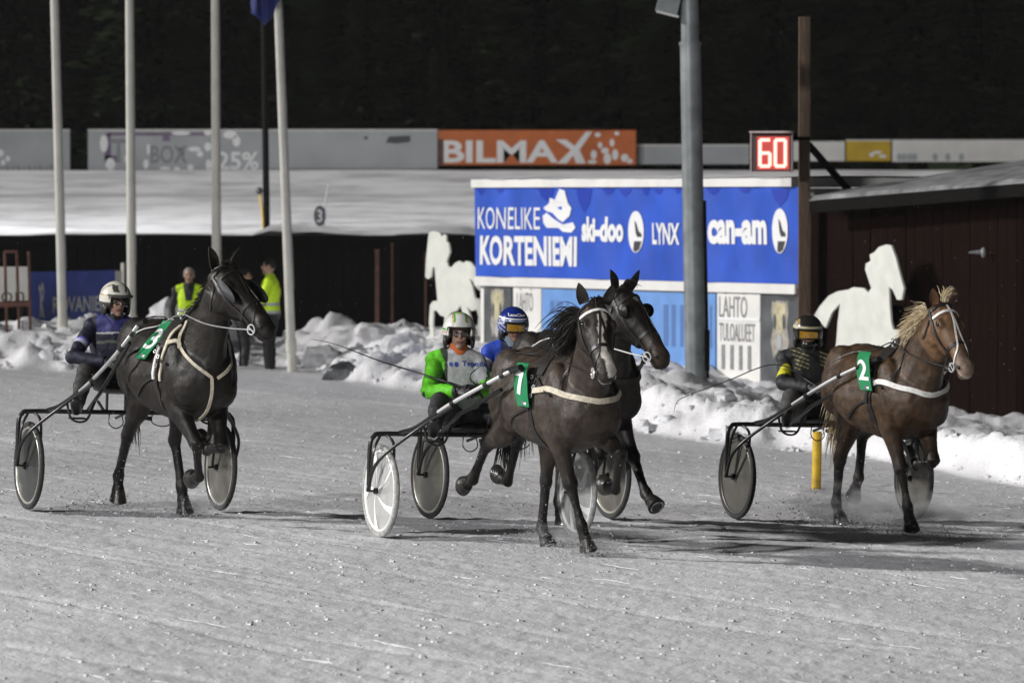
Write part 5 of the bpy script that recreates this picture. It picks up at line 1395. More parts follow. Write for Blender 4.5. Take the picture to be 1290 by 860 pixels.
# ------------------------------------------------------------------ sulkies
def make_sulky(key, label, disc, rimm, tyre, tube_m, shaft_end, spoked=False, discR=None):
    T = TEAMS[key]; root = thing('sulky', label, 'sulky', group='two-wheeled racing sulkies', matrix=T['M'])
    R = .36; h = TRACKW / 2
    for sd in (-1, 1):
        y = sd * h; dm = disc if (sd < 0 or discR is None) else discR
        q = MB(); n = 40; rs = []
        for (r_, w_) in ((.300, .004), (.16, .020), (.035, .034)):
            rs.append((r_, w_))
        vs = []; fs = []
        for sgn in (-1, 1):
            for r_, w_ in rs:
                for j in range(n): vs.append((r_ * math.cos(2 * math.pi * j / n), y + sgn * w_, R + r_ * math.sin(2 * math.pi * j / n)))
        for s_ in (0, 1):
            for k in (0, 1):
                for j in range(n):
                    a = (s_ * 3 + k) * n + j; b = (s_ * 3 + k) * n + (j + 1) % n; fs.append((a, b, b + n, a + n))
        q.add(vs, fs); w = q.build('wheel', dm, root)
        q = MB(); q.torus((0, y, R), .336, .022, (0, 1, 0), 56, 10); q.build('tyre', tyre if sd < 0 or tyre is not M['paletyre'] else tyre, w)
        q = MB(); q.torus((0, y, R), .306, .013, (0, 1, 0), 56, 8, squash=1.3); q.build('rim', rimm, w)
        q = MB(); q.tube([(0, y - .055, R), (0, y + .055, R)], .024, 14); q.tube([(0, y - .11, R), (0, y + .11, R)], .009, 8); q.build('hub', M['black'], w)
        if spoked:
            q = MB()
            for k in range(5):
                a0 = 2 * math.pi * k / 5 + .3
                for sgn in (-1, 1):
                    for (r0, r1) in ((.04, .12), (.12, .20), (.20, .295)):
                        pts = []
                        for r_, wd in ((r0, .016 + .16 * r0 * r0 * 4), (r1, .016 + .16 * r1 * r1 * 4)):
                            for e in (-1, 1):
                                a_ = a0 + (r_ * 1.6) + e * wd / max(r_, .05) * .5; wv = np.interp(r_, [.035, .16, .30], [.034, .020, .004]) + .003
                                pts.append((r_ * math.cos(a_), y + sgn * wv, R + r_ * math.sin(a_)))
                        q.add([pts[0], pts[1], pts[3], pts[2]], [(0, 1, 2, 3)])
            q.build('spoke_film', M['disc_white'], w, smooth=False)
    zb = .80; yo = h + .10
    bar = catmull([(0, -yo, .40), (0, -yo, .70), (0, -yo + .03, zb - .02), (0, -yo + .10, zb), (0, -.4, zb), (0, .4, zb), (0, yo - .10, zb), (0, yo - .03, zb - .02), (0, yo, .70), (0, yo, .40)], 4)
    MB().tube(bar, .019, 8).build('arch_bar', M['black'], root)
    for sd in (-1, 1):
        q = MB()
        q.tube(catmull([(.0, sd * (h - .02), zb), (.10, sd * (h - .05), zb - .06), (.06, sd * (h - .075), .60), (0, sd * (h - .075), R)], 4), .012, 7)
        q.tube(catmull([(.02, sd * (h + .02), zb), (.05, sd * (h + .09), .66), (0, sd * (h + .095), R)], 4), .011, 7)
        q.build('wheel_fork', M['black'], root)
        xe, ze = shaft_end
        pts = catmull([(.0, sd * .68, zb + .01), (.30, sd * .66, .87), (.70, sd * .58, 1.05), (1.10, sd * .48, 1.05 + (ze - 1.05) * .52), (xe, sd * .36, ze)], 6)
        k = len(pts) * 5 // 12
        s_ = MB().tube(pts[:k + 1], .018, 10).build('shaft', M['black'], root)
        MB().tube(pts[k:], .016, 10).build('shaft_tube', tube_m, s_)
        for f in (.45, .55, .80, .93):
            q = MB(); p = pts[int(f * (len(pts) - 1))]; d = (pts[int(f * (len(pts) - 1)) - 1] - p).normalized(); q.tube([p - d * .022, p + d * .022], .022, 8)
            q.tube([p, p + Vector((0, 0, .05))], .007, 5); q.build('clamp', M['black'], s_)

        MB().tube(catmull([(0, sd * (h + .11), R), (.16, sd * (h + .09), .60), (.42, sd * .70, .86), (.78, sd * .57, 1.05)], 6), .0135, 8).build('brace', M['black'], root)
        MB().tube([(.02, sd * .34, zb + .02), (.55, sd * .42, .98), (xe - .22, sd * .36, ze - .16)], .016, 8).build('inner_tube', M['black'], root)
        q = MB(); q.tube(catmull([(.42, sd * .66, .90), (.44, sd * .62, .76), (.44, sd * .50, .75), (.42, sd * .42, .90)], 5), .010, 6); q.box((.40, sd * .56, .765), (.10, .12, .014)); q.build('stirrup', M['black'], root)
        MB().tube([(xe - .1, sd * .37, ze - .02), (xe + .12, sd * .35, ze + .02)], .026, 8).build('shaft_tip', M['black'], s_)
    # seat on two rails behind the bar
    q = MB()
    for sd in (-1, 1): q.tube(catmull([(.05, sd * .12, zb), (-.15, sd * .13, zb - .01), (-.36, sd * .13, zb + T.get('seat', 0) * .5)], 4), .013, 6)
    q.tube([(0, 0, zb), (-.28, 0, zb - .06)], .012, 6); q.build('seat_frame', M['black'], root)
    q = MB(); q.ell((-.28, 0, zb + .045 + T.get('seat', 0)), (.21, .20, .05), n=18, m=8); q.build('seat', M['leather'], root)
    if T.get('seat', 0) > .05:
        q = MB(); q.tube([(-.28, .08, zb - .02), (-.28, .08, zb + T['seat'])], .012, 6); q.tube([(-.28, -.08, zb - .02), (-.28, -.08, zb + T['seat'])], .012, 6); q.build('seat_post', M['black'], root)
    for cx, w_, dp in ((-.10, .10, .13), (.30, .16, .11)):
        q = MB(); q.tube(catmull([(0, cx - w_ / 2, zb), (.02, cx - w_ / 2 - .01, zb - dp * .7), (.02, cx, zb - dp), (.02, cx + w_ / 2 + .01, zb - dp * .7), (0, cx + w_ / 2, zb)], 5), .005, 5); q.build('cable', M['black'], root)
    q = MB(); q.box((0, .1, zb - .045), (.05, .22, .03)); q.tube([(0, .02, zb - .03), (0, .02, zb - .06)], .018, 8); q.tube([(0, .2, zb - .03), (0, .2, zb - .065)], .018, 8); q.build('quick_release', M['black'], root)
    return root

TEAMS['3']['seat'] = .14
make_sulky('7', 'sulky with white spoked film wheels behind the horse with number 7', M['disc_clear'], M['disc_white'], M['paletyre'], M['steel'], (1.44, 1.36), spoked=True)
make_sulky('3', 'black sulky with dark disc wheels behind the horse with number 3, at the left', M['disc_dark'], M['rim'], M['rubber'], M['alu'], (1.28, 1.56), discR=M['disc_grey'])
make_sulky('2', 'sulky with smoked grey disc wheels behind the chestnut horse, at the right', M['disc_grey'], M['rim_dark'], M['rubber'], M['steel'], (1.56, 1.40), )
make_sulky('B', 'black sulky with grey disc wheels half hidden behind the horse with number 7', M['disc_grey'], M['rim'], M['rubber'], M['black'], (1.55, 1.42))

# ------------------------------------------------------------------ people
def hand_geo(mb, wrist, d, nrm, thumb, s=1.0, curl=1.0):
    """palm, four curled fingers of unequal length and a thumb from the side of the palm"""
    d = d.normalized(); nrm = (nrm - d * nrm.dot(d)).normalized(); sd = d.cross(nrm).normalized() * thumb
    c = wrist + d * .045 * s
    Rm = Matrix((d, sd, nrm)).transposed()
    mb.ell(c, (.052 * s, .043 * s, .019 * s), Rm, 12, 8); mb.tube([wrist - d * .02, wrist + d * .03], [(.031 * s, .024 * s)] * 2, 10, sd)
    for i, (off, L) in enumerate(((.031, .068), (.011, .078), (-.010, .072), (-.030, .056))):
        p0 = wrist + d * (.082 - abs(off) * .25) * s + sd * off * s; a1 = .55 * curl; a2 = 1.5 * curl; a3 = 2.3 * curl
        L = L * s
        p1 = p0 + (d * math.cos(a1) - nrm * math.sin(a1)) * L * .45; p2 = p1 + (d * math.cos(a2) - nrm * math.sin(a2)) * L * .35; p3 = p2 + (d * math.cos(a3) - nrm * math.sin(a3)) * L * .25
        mb.tube([p0 - d * .02, p0, p1, p2, p3], [.0105 * s, .0105 * s, .0100 * s, .0092 * s, .0075 * s], 8)
    t0 = wrist + d * .030 * s + sd * .036 * s; t1 = t0 + (d * .7 + sd * .55 - nrm * .35) * .035 * s; t2 = t1 + (d * .75 - sd * .25 - nrm * .7) * .030 * s
    mb.tube([t0 - sd * .012, t0, t1, t2], [.014 * s, .013 * s, .0115 * s, .009 * s], 8)

def make_person(label, matrix, J, o, group=None):
    root = thing('person', label, 'person', group=group, matrix=matrix)
    V = {k: Vector(v) for k, v in J.items()}
    pel, che, nec, hd = V['pelvis'], V['chest'], V['neck'], V['head']
    sh = V['shL'] - V['shR']; sax = sh.normalized()
    hy, hp_ = o.get('hyaw', 0), o.get('hpitch', 0)
    f = Vector((math.cos(hy) * math.cos(hp_), math.sin(hy) * math.cos(hp_), math.sin(hp_))); s = Vector((-math.sin(hy), math.cos(hy), 0)); u = f.cross(s)
    HRm = Matrix((f, s, u)).transposed()
    def H(a, b, c): return hd + f * a + s * b + u * c
    def torso(mb, g):
        wst = pel.lerp(che, .45)
        mb.tube([pel - (che - pel) * .22, pel, wst, che.lerp(wst, .35), che, che.lerp(nec, .55), nec - (nec - che) * .12],
                [(.13 + g, .11 + g), (.165 + g, .125 + g), (.145 + g, .108 + g), (.158 + g, .118 + g), (.178 + g, .122 + g), (.165 + g, .10 + g), (.075 + g, .07 + g)], 20, sax)
        for k in 'LR':
            mb.ell(V['sh' + k], (.052 + g, .054 + g, .050 + g)); mb.tube([nec - (nec - che) * .05, V['sh' + k] + Vector((0, 0, .012))], [(.050 + g, .060 + g), (.040 + g, .048 + g)], 12, sax)
    def arm(mb, k, g, cut=1.0):
        a, b, c = V['sh' + k], V['el' + k], V['wr' + k]; e = b.lerp(c, cut)
        mb.tube([a, a.lerp(b, .4), a.lerp(b, .85), b, b.lerp(c, .3), e], [.050 + g, .048 + g, .043 + g, .044 + g, .042 + g, .030 + g + (.006 if g > .008 else 0)], 12)
        mb.ell(b, (.045 + g,) * 3)
    def leg(mb, k, g, cut=1.0):
        a, b, c = V['hip' + k], V['kn' + k], V['an' + k]
        mb.tube([a, a.lerp(b, .35), a.lerp(b, .85), b, b.lerp(c, .3), b.lerp(c, .75), b.lerp(c, cut)], [.088 + g, .082 + g, .062 + g, .058 + g, .058 + g, .044 + g, .038 + g], 14); mb.ell(b, (.060 + g,) * 3)
    # body: one continuous figure
    mb = MB(); torso(mb, -.006); 
    for k in 'LR':
        arm(mb, k, -.006); leg(mb, k, -.006)
        a = V['an' + k]; t_ = V['to' + k]; mb.tube([a, a.lerp(t_, .3) + Vector((0, 0, -.03)), t_], [(.036, .036), (.040, .034), (.034, .018)], 10, s)
        hdv = (V['wr' + k] - V['el' + k]).normalized()
        hand_geo(mb, V['wr' + k], V.get('hd' + k, hdv), V.get('hn' + k, Vector((0, 0, 1))), 1 if k == 'L' else -1, .93, o.get('curl', 1.0))
    mb.tube([nec - Vector((0, 0, .05)), nec.lerp(hd, .5), H(-.01, 0, -.03)], [(.062, .060), (.054, .056), (.055, .060)], 14, s)
    mb.ell(H(-.015, 0, .03), (.098, .076, .095), HRm, 18, 12); mb.ell(H(.022, 0, -.035), (.072, .060, .082), HRm, 16, 10)
    mb.ell(H(.062, 0, -.095), (.026, .028, .022), HRm); mb.ell(H(.082, 0, .026), (.014, .052, .012), HRm)
    mb.tube([H(.090, 0, .020), H(.108, 0, -.012), H(.094, 0, -.026)], [(.008, .008), (.013, .013), (.014, .010)], 8, s)
    for q_ in (-1, 1):
        mb.ell(H(.070, q_ * .036, -.022), (.022, .020, .018), HRm); mb.ell(H(-.012, q_ * .080, -.008), (.020, .010, .032), HRm)
    mb.ell(H(.086, 0, -.052), (.010, .024, .006), HRm); mb.ell(H(.083, 0, -.064), (.010, .021, .007), HRm)
    me = organic(mb, .0085, 2, 'body'); P = meshpts(me); rel = P - np.array(hd); a_ = rel @ np.array(f); b_ = rel @ np.array(s); c_ = rel @ np.array(u)
    rgb = np.tile(np.array((.36, .215, .155)), (len(P), 1))
    m = (a_ > .07) & (np.abs(b_) < .03) & (c_ > -.070) & (c_ < -.046); rgb[m] = (.22, .085, .07)
    m = (a_ > .06) & (np.abs(np.abs(b_) - .034) < .022) & (c_ > .022) & (c_ < .034); rgb[m] = (.08, .06, .045)
    m = (a_ > .05) & (c_ < -.05) & (np.abs(b_) < .06) & (np.linalg.norm(rel, axis=1) < .2); rgb[m] *= .82
    paint(me, rgb); skinobj('body', me, M['skin'], root)
    for q_ in (-1, 1):
        e = MB(); e.ell(H(.074, q_ * .031, .004), (.013, .014, .010), HRm, 10, 6, 0); e.build('eye', M['eye'], root)
    # clothes
    cut = o.get('sleeve', .97)
    mb = MB(); torso(mb, .018)
    for k in 'LR': arm(mb, k, .011, cut)
    mb.tube([nec - (nec - che) * .25, nec + (nec - che).normalized() * .045], [(.085, .080), (.066, .066)], 16, sax)
    me = organic(mb, .010, 2, 'jacket')
    P = meshpts(me); N_ = fbm(P[:, 0] * 9 + P[:, 1] * 5, P[:, 2] * 11 + P[:, 1] * 7, 3) * .014
    no = np.empty(len(P) * 3, np.float32); me.vertices.foreach_get('normal', no); P2 = P + no.reshape(-1, 3) * (N_[:, None] + .003); me.vertices.foreach_set('co', P2.astype(np.float32).ravel())
    # arm coordinate: 0 torso, >0 how far down the sleeve
    arm_t = np.full(len(P), -1.0)
    for k in 'LR':
        A, B, C = (np.array(V[q_ + k]) for q_ in ('sh', 'el', 'wr'))
        for (p0, p1, o0) in ((A, B, 0.), (B, C, 1.)):
            ab = p1 - p0; tt = ((P - p0) @ ab) / (ab @ ab); d = np.linalg.norm(P - (p0 + np.clip(tt, 0, 1)[:, None] * ab), axis=1)
            ok = (d < .095) & (tt > (-.3 if o0 == 0 else 0)) & (tt < 1.1); dt = np.linalg.norm(P - np.array(che.lerp(nec, .3)), axis=1)
            side_ok = np.abs((P - np.array(pel)) @ np.array(sax)) > (.165 if o0 == 0 else -1)
            arm_t = np.where(ok & side_ok, np.maximum(arm_t, o0 + np.clip(tt, 0, 1)), arm_t)
    ty = (P - np.array(pel)) @ np.array((che - pel).normalized()); tx = (P - np.array(pel)) @ np.array(sax)
    paint(me, o['jacket'](P, arm_t, tx, ty / (nec - pel).length)); jk = skinobj('jacket', me, M['cloth'], root)
    mb = MB(); mb.tube([pel - (che - pel) * .26, pel, pel.lerp(che, .3)], [(.14, .125), (.178, .14), (.165, .128)], 20, sax)
    for k in 'LR': leg(mb, k, .014, o.get('trouser', .93))
    me = organic(mb, .011, 2, 'trousers'); P = meshpts(me); N_ = fbm(P[:, 0] * 8, P[:, 2] * 10 + P[:, 1] * 6, 3) * .014
    no = np.empty(len(P) * 3, np.float32); me.vertices.foreach_get('normal', no); me.vertices.foreach_set('co', (P + no.reshape(-1, 3) * N_[:, None]).astype(np.float32).ravel())
    paint(me, np.tile(np.array(o['legs']), (len(P), 1))); skinobj('trousers', me, M['cloth'], root)
    for k in 'LR':
        a, t_ = V['an' + k], V['to' + k]; kn = V['kn' + k]; d_ = (t_ - a); d_.normalize(); sl = (a - kn).normalized()
        mb = MB(); mb.tube([a.lerp(kn, .42), a.lerp(kn, .1), a, a + sl * .04], [.056, .052, .052, .048], 12)
        mb.tube([a + sl * .045 - d_ * .045, a + sl * .045 + d_ * .06, a + sl * .05 + d_ * .14, a + sl * .05 + d_ * .20], [(.040, .036), (.048, .036), (.050, .028), (.030, .018)], 12, s)
        me = organic(mb, .009, 2, 'boot'); paint(me, np.tile(np.array((.015, .014, .014)), (len(me.vertices), 1))); skinobj('boot', me, M['boot'], root)
        if o.get('gloves'):
            hdv = V.get('hd' + k, (V['wr' + k] - V['el' + k]).normalized())
            mb = MB(); hand_geo(mb, V['wr' + k], hdv, V.get('hn' + k, Vector((0, 0, 1))), 1 if k == 'L' else -1, 1.13, o.get('curl', 1.0)); mb.tube([V['wr' + k] - hdv * .05, V['wr' + k] + hdv * .02], [.042, .036], 12)
            me = organic(mb, .0048, 1, 'glove'); me.materials.clear(); skinobj('glove', me, M['glove'], root)
    # helmet or hair
    if 'helmet' in o:
        nu_, nv = 40, 26; mb = MB(); idx = {}; col = []
        def inside(a, b, c):   # the face opening
            return a > .42 and c < o.get('brow', .22) and abs(b) < .70
        vs = []; dirs = []
        for i in range(nv + 1):
            th = math.pi * i / nv
            for j in range(nu_):
                ph = 2 * math.pi * j / nu_; a, b, c = math.sin(th) * math.cos(ph), math.sin(th) * math.sin(ph), math.cos(th); dirs.append((a, b, c))
                vs.append(H(-.008 + a * .148, b * .130, .024 + c * (.145 if c > 0 else .158)))
        fs = []
        for i in range(nv):
            for j in range(nu_):
                q_ = [i * nu_ + j, i * nu_ + (j + 1) % nu_, (i + 1) * nu_ + (j + 1) % nu_, (i + 1) * nu_ + j]
                a, b, c = (sum(dirs[k][n] for k in q_) / 4 for n in range(3))
                if inside(a, b, c) or c < -.72 or (c < -.45 and a > .1): continue
                fs.append(tuple(q_))
        mb.add(vs, fs); me = mb.mesh('helmet'); bm = bmesh.new(); bm.from_mesh(me); bmesh.ops.remove_doubles(bm, verts=bm.verts, dist=1e-5)
        bmesh.ops.delete(bm, geom=[v for v in bm.verts if not v.link_faces], context='VERTS'); bmesh.ops.recalc_face_normals(bm, faces=bm.faces)
        bmesh.ops.subdivide_edges(bm, edges=bm.edges, cuts=1, use_grid_fill=True); bm.to_mesh(me); bm.free()
        P = meshpts(me); rel = P - np.array(H(-.008, 0, .022)); D_ = np.stack([rel @ np.array(f) / .148, rel @ np.array(s) / .130, rel @ np.array(u) / .147], -1)
        paint(me, o['helmet'](D_[:, 0], D_[:, 1], D_[:, 2])); ho = skinobj('helmet', me, M['helmet'], root)
        sm_ = ho.modifiers.new('shell', 'SOLIDIFY'); sm_.thickness = .012; sm_.offset = -1
        mb = MB(); edge = []
        for k in range(25):
            b = -.72 + 1.44 * k / 24; c = o.get('brow', .22); a = math.sqrt(max(0, 1 - b * b - c * c)); edge.append(H(-.006 + a * .150, b * .132, .024 + c * .145))
        mb.tube([H(-.008 + .42 * .150, -.80 * .132, -.05)] + edge + [H(-.008 + .42 * .150, .80 * .132, -.05)], .006, 6); mb.build('helmet_edge', M['black'], ho)
        if o.get('peak'):
            mb = MB(); vs = []; n_ = 14
            for lay in (0, .006):
                for r_ in (0, 1):
                    for k in range(n_ + 1):
                        an = -1.0 + 2.0 * k / n_; vs.append(H(-.005 + math.cos(an) * (.147 + .062 * r_ * math.cos(an * .8)), math.sin(an) * .130, .062 - .012 * r_ + lay))
            m_ = n_ + 1; fs = []
            for k in range(n_):
                fs += [(k, k + 1, m_ + k + 1, m_ + k), (2 * m_ + k, 3 * m_ + k, 3 * m_ + k + 1, 2 * m_ + k + 1), (m_ + k, m_ + k + 1, 3 * m_ + k + 1, 3 * m_ + k), (k, 2 * m_ + k, 2 * m_ + k + 1, k + 1)]
            mb.add(vs, fs); mb.build('helmet_peak', o['peak'], ho)
        for q_ in (-1, 1):   # padded ear guards
            mb = MB(); mb.ell(H(.012, q_ * .106, -.058), (.038, .020, .058), HRm); mb.build('ear_guard', M['leather'], ho)
        if o.get('helmet_text'):
            s_, w_, mt_ = o['helmet_text']; vs, fs = text_fit(s_, -w_ / 2, 0, w_, .022, .02); q_ = MB()
            vv = []
            for x, y in vs:
                b = x / .132; c = .55 + y / .145; a = math.sqrt(max(0, 1 - b * b - c * c)); vv.append(H(-.008 + a * .152, b * .134, .024 + c * .149))
            q_.add(vv, fs); q_.build('helmet_lettering', mt_, ho, smooth=False)
        if o.get('bands'):
            for (c0, c1, mt_) in o['bands']:
                q_ = MB(); n_ = 26
                for k in range(n_ + 1):
                    b = -.96 + 1.92 * k / n_
                    for c in (c0, c1):
                        a = math.sqrt(max(0.0, 1 - b * b - c * c)); q_.v.append(tuple(H(-.008 + a * .1505, b * .1325, .024 + c * .1475)))
                for k in range(n_): q_.f.append((2 * k, 2 * k + 2, 2 * k + 3, 2 * k + 1)); q_.m.append(0)
                q_.build('helmet_stripe', mt_, ho)
    else:
        mb = MB(); r_ = random.Random(5); 
        for _ in range(420):
            th = r_.uniform(.0, 1.35); ph = r_.uniform(-math.pi, math.pi); a, b, c = math.sin(th) * math.cos(ph), math.sin(th) * math.sin(ph), math.cos(th)
            if a > .55 and c < .62: continue
            p0 = H(-.017 + a * .098, b * .078, .028 + c * .096); tdir = (HRm @ Vector((a * c - .3, b * c, -math.sin(th) - .15))).normalized()
            mb.tube([p0, p0 + tdir * .03 + (p0 - hd).normalized() * .006, p0 + tdir * .05], [.006, .006, .002], 4)
        mb.ell(H(-.020, 0, .036), (.098, .0785, .094), HRm, 16, 10)
        mb.build('hair', o['hair'], root)
    if o.get('cap'):
        mb = MB(); mb.ell(H(-.014, 0, .062), (.108, .088, .078), HRm, 18, 10); mb.tube([H(-.01 + .1 * math.cos(a_), .084 * math.sin(a_), .035) for a_ in [i * .4189 for i in range(16)]], .014, 6); mb.build('knit_cap', o['cap'], root)
    if o.get('goggles'):
        q_ = MB(); n_, m_ = 14, 6; vs = []
        for lay in (0, -.008):
            for i in range(n_ + 1):
                b = -.078 + .156 * i / n_
                for j in range(m_ + 1):
                    c = -.030 + .066 * j / m_; vs.append(H(.112 + lay - 3.6 * b * b - .3 * (c + .0) ** 2 * 8, b, c + .006))
        k1 = (n_ + 1) * (m_ + 1); fs = []
        for lay in (0, 1):
            for i in range(n_):
                for j in range(m_): a = lay * k1 + i * (m_ + 1) + j; fs.append((a, a + 1, a + m_ + 2, a + m_ + 1))
        q_.add(vs, fs); g = q_.build('goggles', o['goggles'], root)
        q_ = MB()
        for c in (-.026, .044): q_.tube([H(.114 - 3.6 * b * b, b, c) for b in [-.08 + .16 * i / 10 for i in range(11)]], .006, 6)
        q_.build('goggle_frame', M['black'], g)
    if o.get('specs'):
        for q__ in (-1, 1):
            q_ = MB(); vs = []
            ring = [(q__ * .034 + .026 * math.cos(a), .004 + .019 * math.sin(a)) for a in [i * .3927 for i in range(16)]]
            pts = [H(.106 - 2.2 * b * b, b, c) for b, c in ring]; q_.add(pts + [H(.108 - 2.2 * .034 ** 2, q__ * .034, .004)], [(i, (i + 1) % 16, 16) for i in range(16)])
            g = q_.build('lens', M['glass'], root)
            q_ = MB(); q_.tube(pts + [pts[0]], .0035, 5); q_.tube([H(.106 - 2.2 * .06 ** 2, q__ * .06, .010), H(.0, q__ * .084, .012)], .003, 5); q_.build('spectacle_frame', M['black'], g)
    if o.get('collar'):
        q_ = MB(); c0 = nec.lerp(hd, .30); q_.tube([nec - Vector((0, 0, .02)), c0, nec.lerp(hd, .5)], [(.078, .076), (.074, .072), (.068, .066)], 16, s); me = organic(q_, .009, 1, 'neck_scarf')
        me.materials.clear(); skinobj('neck_scarf', me, o['collar'], root)
    if o.get('mask'):
        q_ = MB(); q_.ell(H(.038, 0, -.078), (.066, .062, .050), HRm, 16, 10); q_.build('face_mask', o['mask'], root)
    return root, jk, H, (f, s, u)

def driver(key, label, head, o, hands, dz=0.0, lean=0.0, hipx=-.30):
    hx, hy, hz = head
    J = dict(pelvis=(hipx, hy * .3, .93 + dz), chest=(hipx + .5 * (hx - hipx) - .03 + lean, hy * .75, hz - .37), neck=(hx - .03, hy * .95, hz - .135), head=head)
    cz = hz - .212; cx = hx - .055; yw = o.get('twist', R_(-14))
    J['shL'] = (cx - .17 * math.sin(yw), hy + .165, cz); J['shR'] = (cx + .17 * math.sin(yw), hy - .165, cz)
    (rx, ry, rz), (lx, ly, lz) = hands
    J['wrR'] = (rx - .06, ry, rz); J['wrL'] = (lx - .06, ly, lz)
    def elbow(shp, wr, sd):
        a, b = Vector(shp), Vector(wr); mid = (a + b) / 2; L1 = .29; d = (b - a).length; hgt = math.sqrt(max(.0004, L1 * L1 - (d / 2) ** 2)); n = (b - a).normalized()
        w = Vector((-.2, sd * .75, -.6)); w = (w - n * w.dot(n)).normalized(); return tuple(mid + w * hgt)
    J['elR'] = o.get('elR') or elbow(J['shR'], J['wrR'], -1); J['elL'] = o.get('elL') or elbow(J['shL'], J['wrL'], 1)
    for k, sd in (('R', -1), ('L', 1)):
        J['hd' + k] = (1, -sd * .35, -.05); J['hn' + k] = (.0, -sd * -.75, .65)
        J['hip' + k] = (hipx + .04, hy * .3 + sd * .11, .92 + dz); J['kn' + k] = (.10, sd * .40, 1.06 + dz * .5); J['an' + k] = (.38, sd * .555, .865); J['to' + k] = (.50, sd * .60, .93)
    return make_person(label, TEAMS[key]['M'], J, o, 'sulky drivers')

def jk7(P, arm, tx, ty):
    c = np.tile(np.array((.42, .42, .43)), (len(P), 1)); c[arm > .02] = (.12, .52, .02); c[ty < .12] = (.03, .03, .03)
    m = (arm > -.5) & (arm < .10); c[m] = (.12, .52, .02); m = (arm < 0) & (np.abs(tx) > .150) & (ty > .5); c[m] = (.02, .03, .02)
    m = (arm > 1.86); c[m] = (.02, .03, .02); return c
def jk3(P, arm, tx, ty):
    c = np.tile(np.array((.012, .013, .028)), (len(P), 1))
    m = (arm < .0) & (ty > .80); c[m] = (.035, .035, .15); m = (arm < .05) & (ty > .755) & (ty < .785); c[m] = (.45, .45, .5)
    m = (arm > .55) & (arm < .66); c[m] = (.42, .42, .55); m = (arm > .50) & (arm <= .55); c[m] = (.10, .09, .42)
    m = (arm < .0) & (ty > .60) & (ty < .64); c[m] = (.10, .11, .08); return c
def jk2(P, arm, tx, ty):
    c = np.tile(np.array((.014, .014, .015)), (len(P), 1)); side = (P[:, 1] < 0)
    m = side & (arm > .25) & (arm < .80) & (np.sin(arm * 0 + P[:, 0] * 30) > -.3); c[m] = (.55, .52, .02)
    m = (arm < 0) & (ty > .72) & (np.abs(tx) > .05) & (np.abs(np.sin(P[:, 2] * 90 + tx * 30)) < .35); c[m] = (.30, .26, .10); return c
def jkB(P, arm, tx, ty):
    c = np.tile(np.array((.016, .05, .36)), (len(P), 1)); m = (arm < 0) & (np.abs(tx) < .09) & (ty > .72); c[m] = (.015, .02, .06)
    m = (arm > .45); c[m] = (.13, .14, .16); m = (arm > .40) & (arm < .45); c[m] = (.5, .5, .52); m = (arm < 0) & (ty < .6); c[m] = (.2, .21, .24)
    m = (arm < 0) & (ty > .70) & (ty < .76) & (np.abs(tx) < .07); c[m] = (.45, .45, .48); return c
def hm7(a, b, c):
    r = np.tile(np.array((.56, .56, .53)), (len(a), 1)); k = np.abs(b); line = .48 + .35 * (a)
    r[(c > .42 + .25 * k) & (k > .28) & (k < .40)] = (.07, .30, .03); r[(k > .42) & (k < .47) & (c > .35)] = (.5, .20, .04); r[(c < .18) & (a < .55) & (c > .02)] = (.07, .30, .03); r[(c > .92)] = (.25, .40, .12)
    r[(c < .0) & (a < .6) & (c > -.06)] = (.5, .12, .05); r[(c < -.2)] = (.03, .03, .03); return r
def hm3(a, b, c):
    r = np.tile(np.array((.55, .53, .46)), (len(a), 1)); w = np.abs(np.sin(3.2 * a + 2.4 * c + 1.2 * b)) ; r[(np.abs(c - .55 - .25 * np.sin(4 * a)) < .035) & (np.abs(b) > .15)] = (.03, .03, .03)
    r[(a > .1) & (c > .45) & (c < .8) & (np.abs(b) < .55) & (w < .5)] = (.05, .05, .045); r[(c > .23) & (c < .30)] = (.30, .22, .06); r[c < -.15] = (.03, .03, .03); return r
def hm2(a, b, c):
    r = np.tile(np.array((.016, .015, .014)), (len(a), 1)); w = np.sin(5 * a + 3 * b + 2) + np.sin(7 * c + 4 * b); r[(w > 1.1) & (c > .1)] = (.28, .20, .08); r[(c > .24) & (c < .38) & (a > 0)] = (.42, .38, .27)
    r[(np.abs(b) > .75) & (c > .2)] = (.35, .32, .26); return r
def hmB(a, b, c):
    r = np.tile(np.array((.008, .022, .17)), (len(a), 1)); k = np.abs(b)
    r[(c > .40) & (c < .46) & (a > 0)] = (.55, .58, .62); r[(c > .24) & (c < .34) & (a > 0)] = (.25, .32, .42); r[(c > .22 - .5 * (k - .6)) & (c < .30 - .5 * (k - .6)) & (k > .6)] = (.55, .58, .65)
    r[(k > .68) & (np.abs(np.sin(c * 12 + a * 6)) < .4) & (c < .5)] = (.45, .48, .60); return r
R_ = math.radians
d7, j7, H7, fr7 = driver('7', 'driver in green jacket with white bib and white-green helmet', (-.20, -.13, 1.575),
    dict(jacket=jk7, legs=(.022, .022, .024), helmet=hm7, hyaw=R_(-18), hpitch=R_(-3), specs=True, collar=mat('orange_scarf', (.55, .13, .03), .7), gloves=True, elR=(-.06, -.43, 1.13)),
    ((.20, -.26, 1.15), (.22, -.15, 1.155)))
driver('3', 'driver in dark navy and purple jacket with white peaked helmet, at the left', (-.22, -.05, 1.695),
    dict(jacket=jk3, legs=(.035, .034, .032), helmet=hm3, hyaw=R_(6), hpitch=R_(-4), specs=True, peak=M['print_black'], gloves=True, collar=M['black'], elR=(-.12, -.44, 1.24), brow=.26),
    ((.14, -.22, 1.21), (.16, -.08, 1.22)), dz=.15)
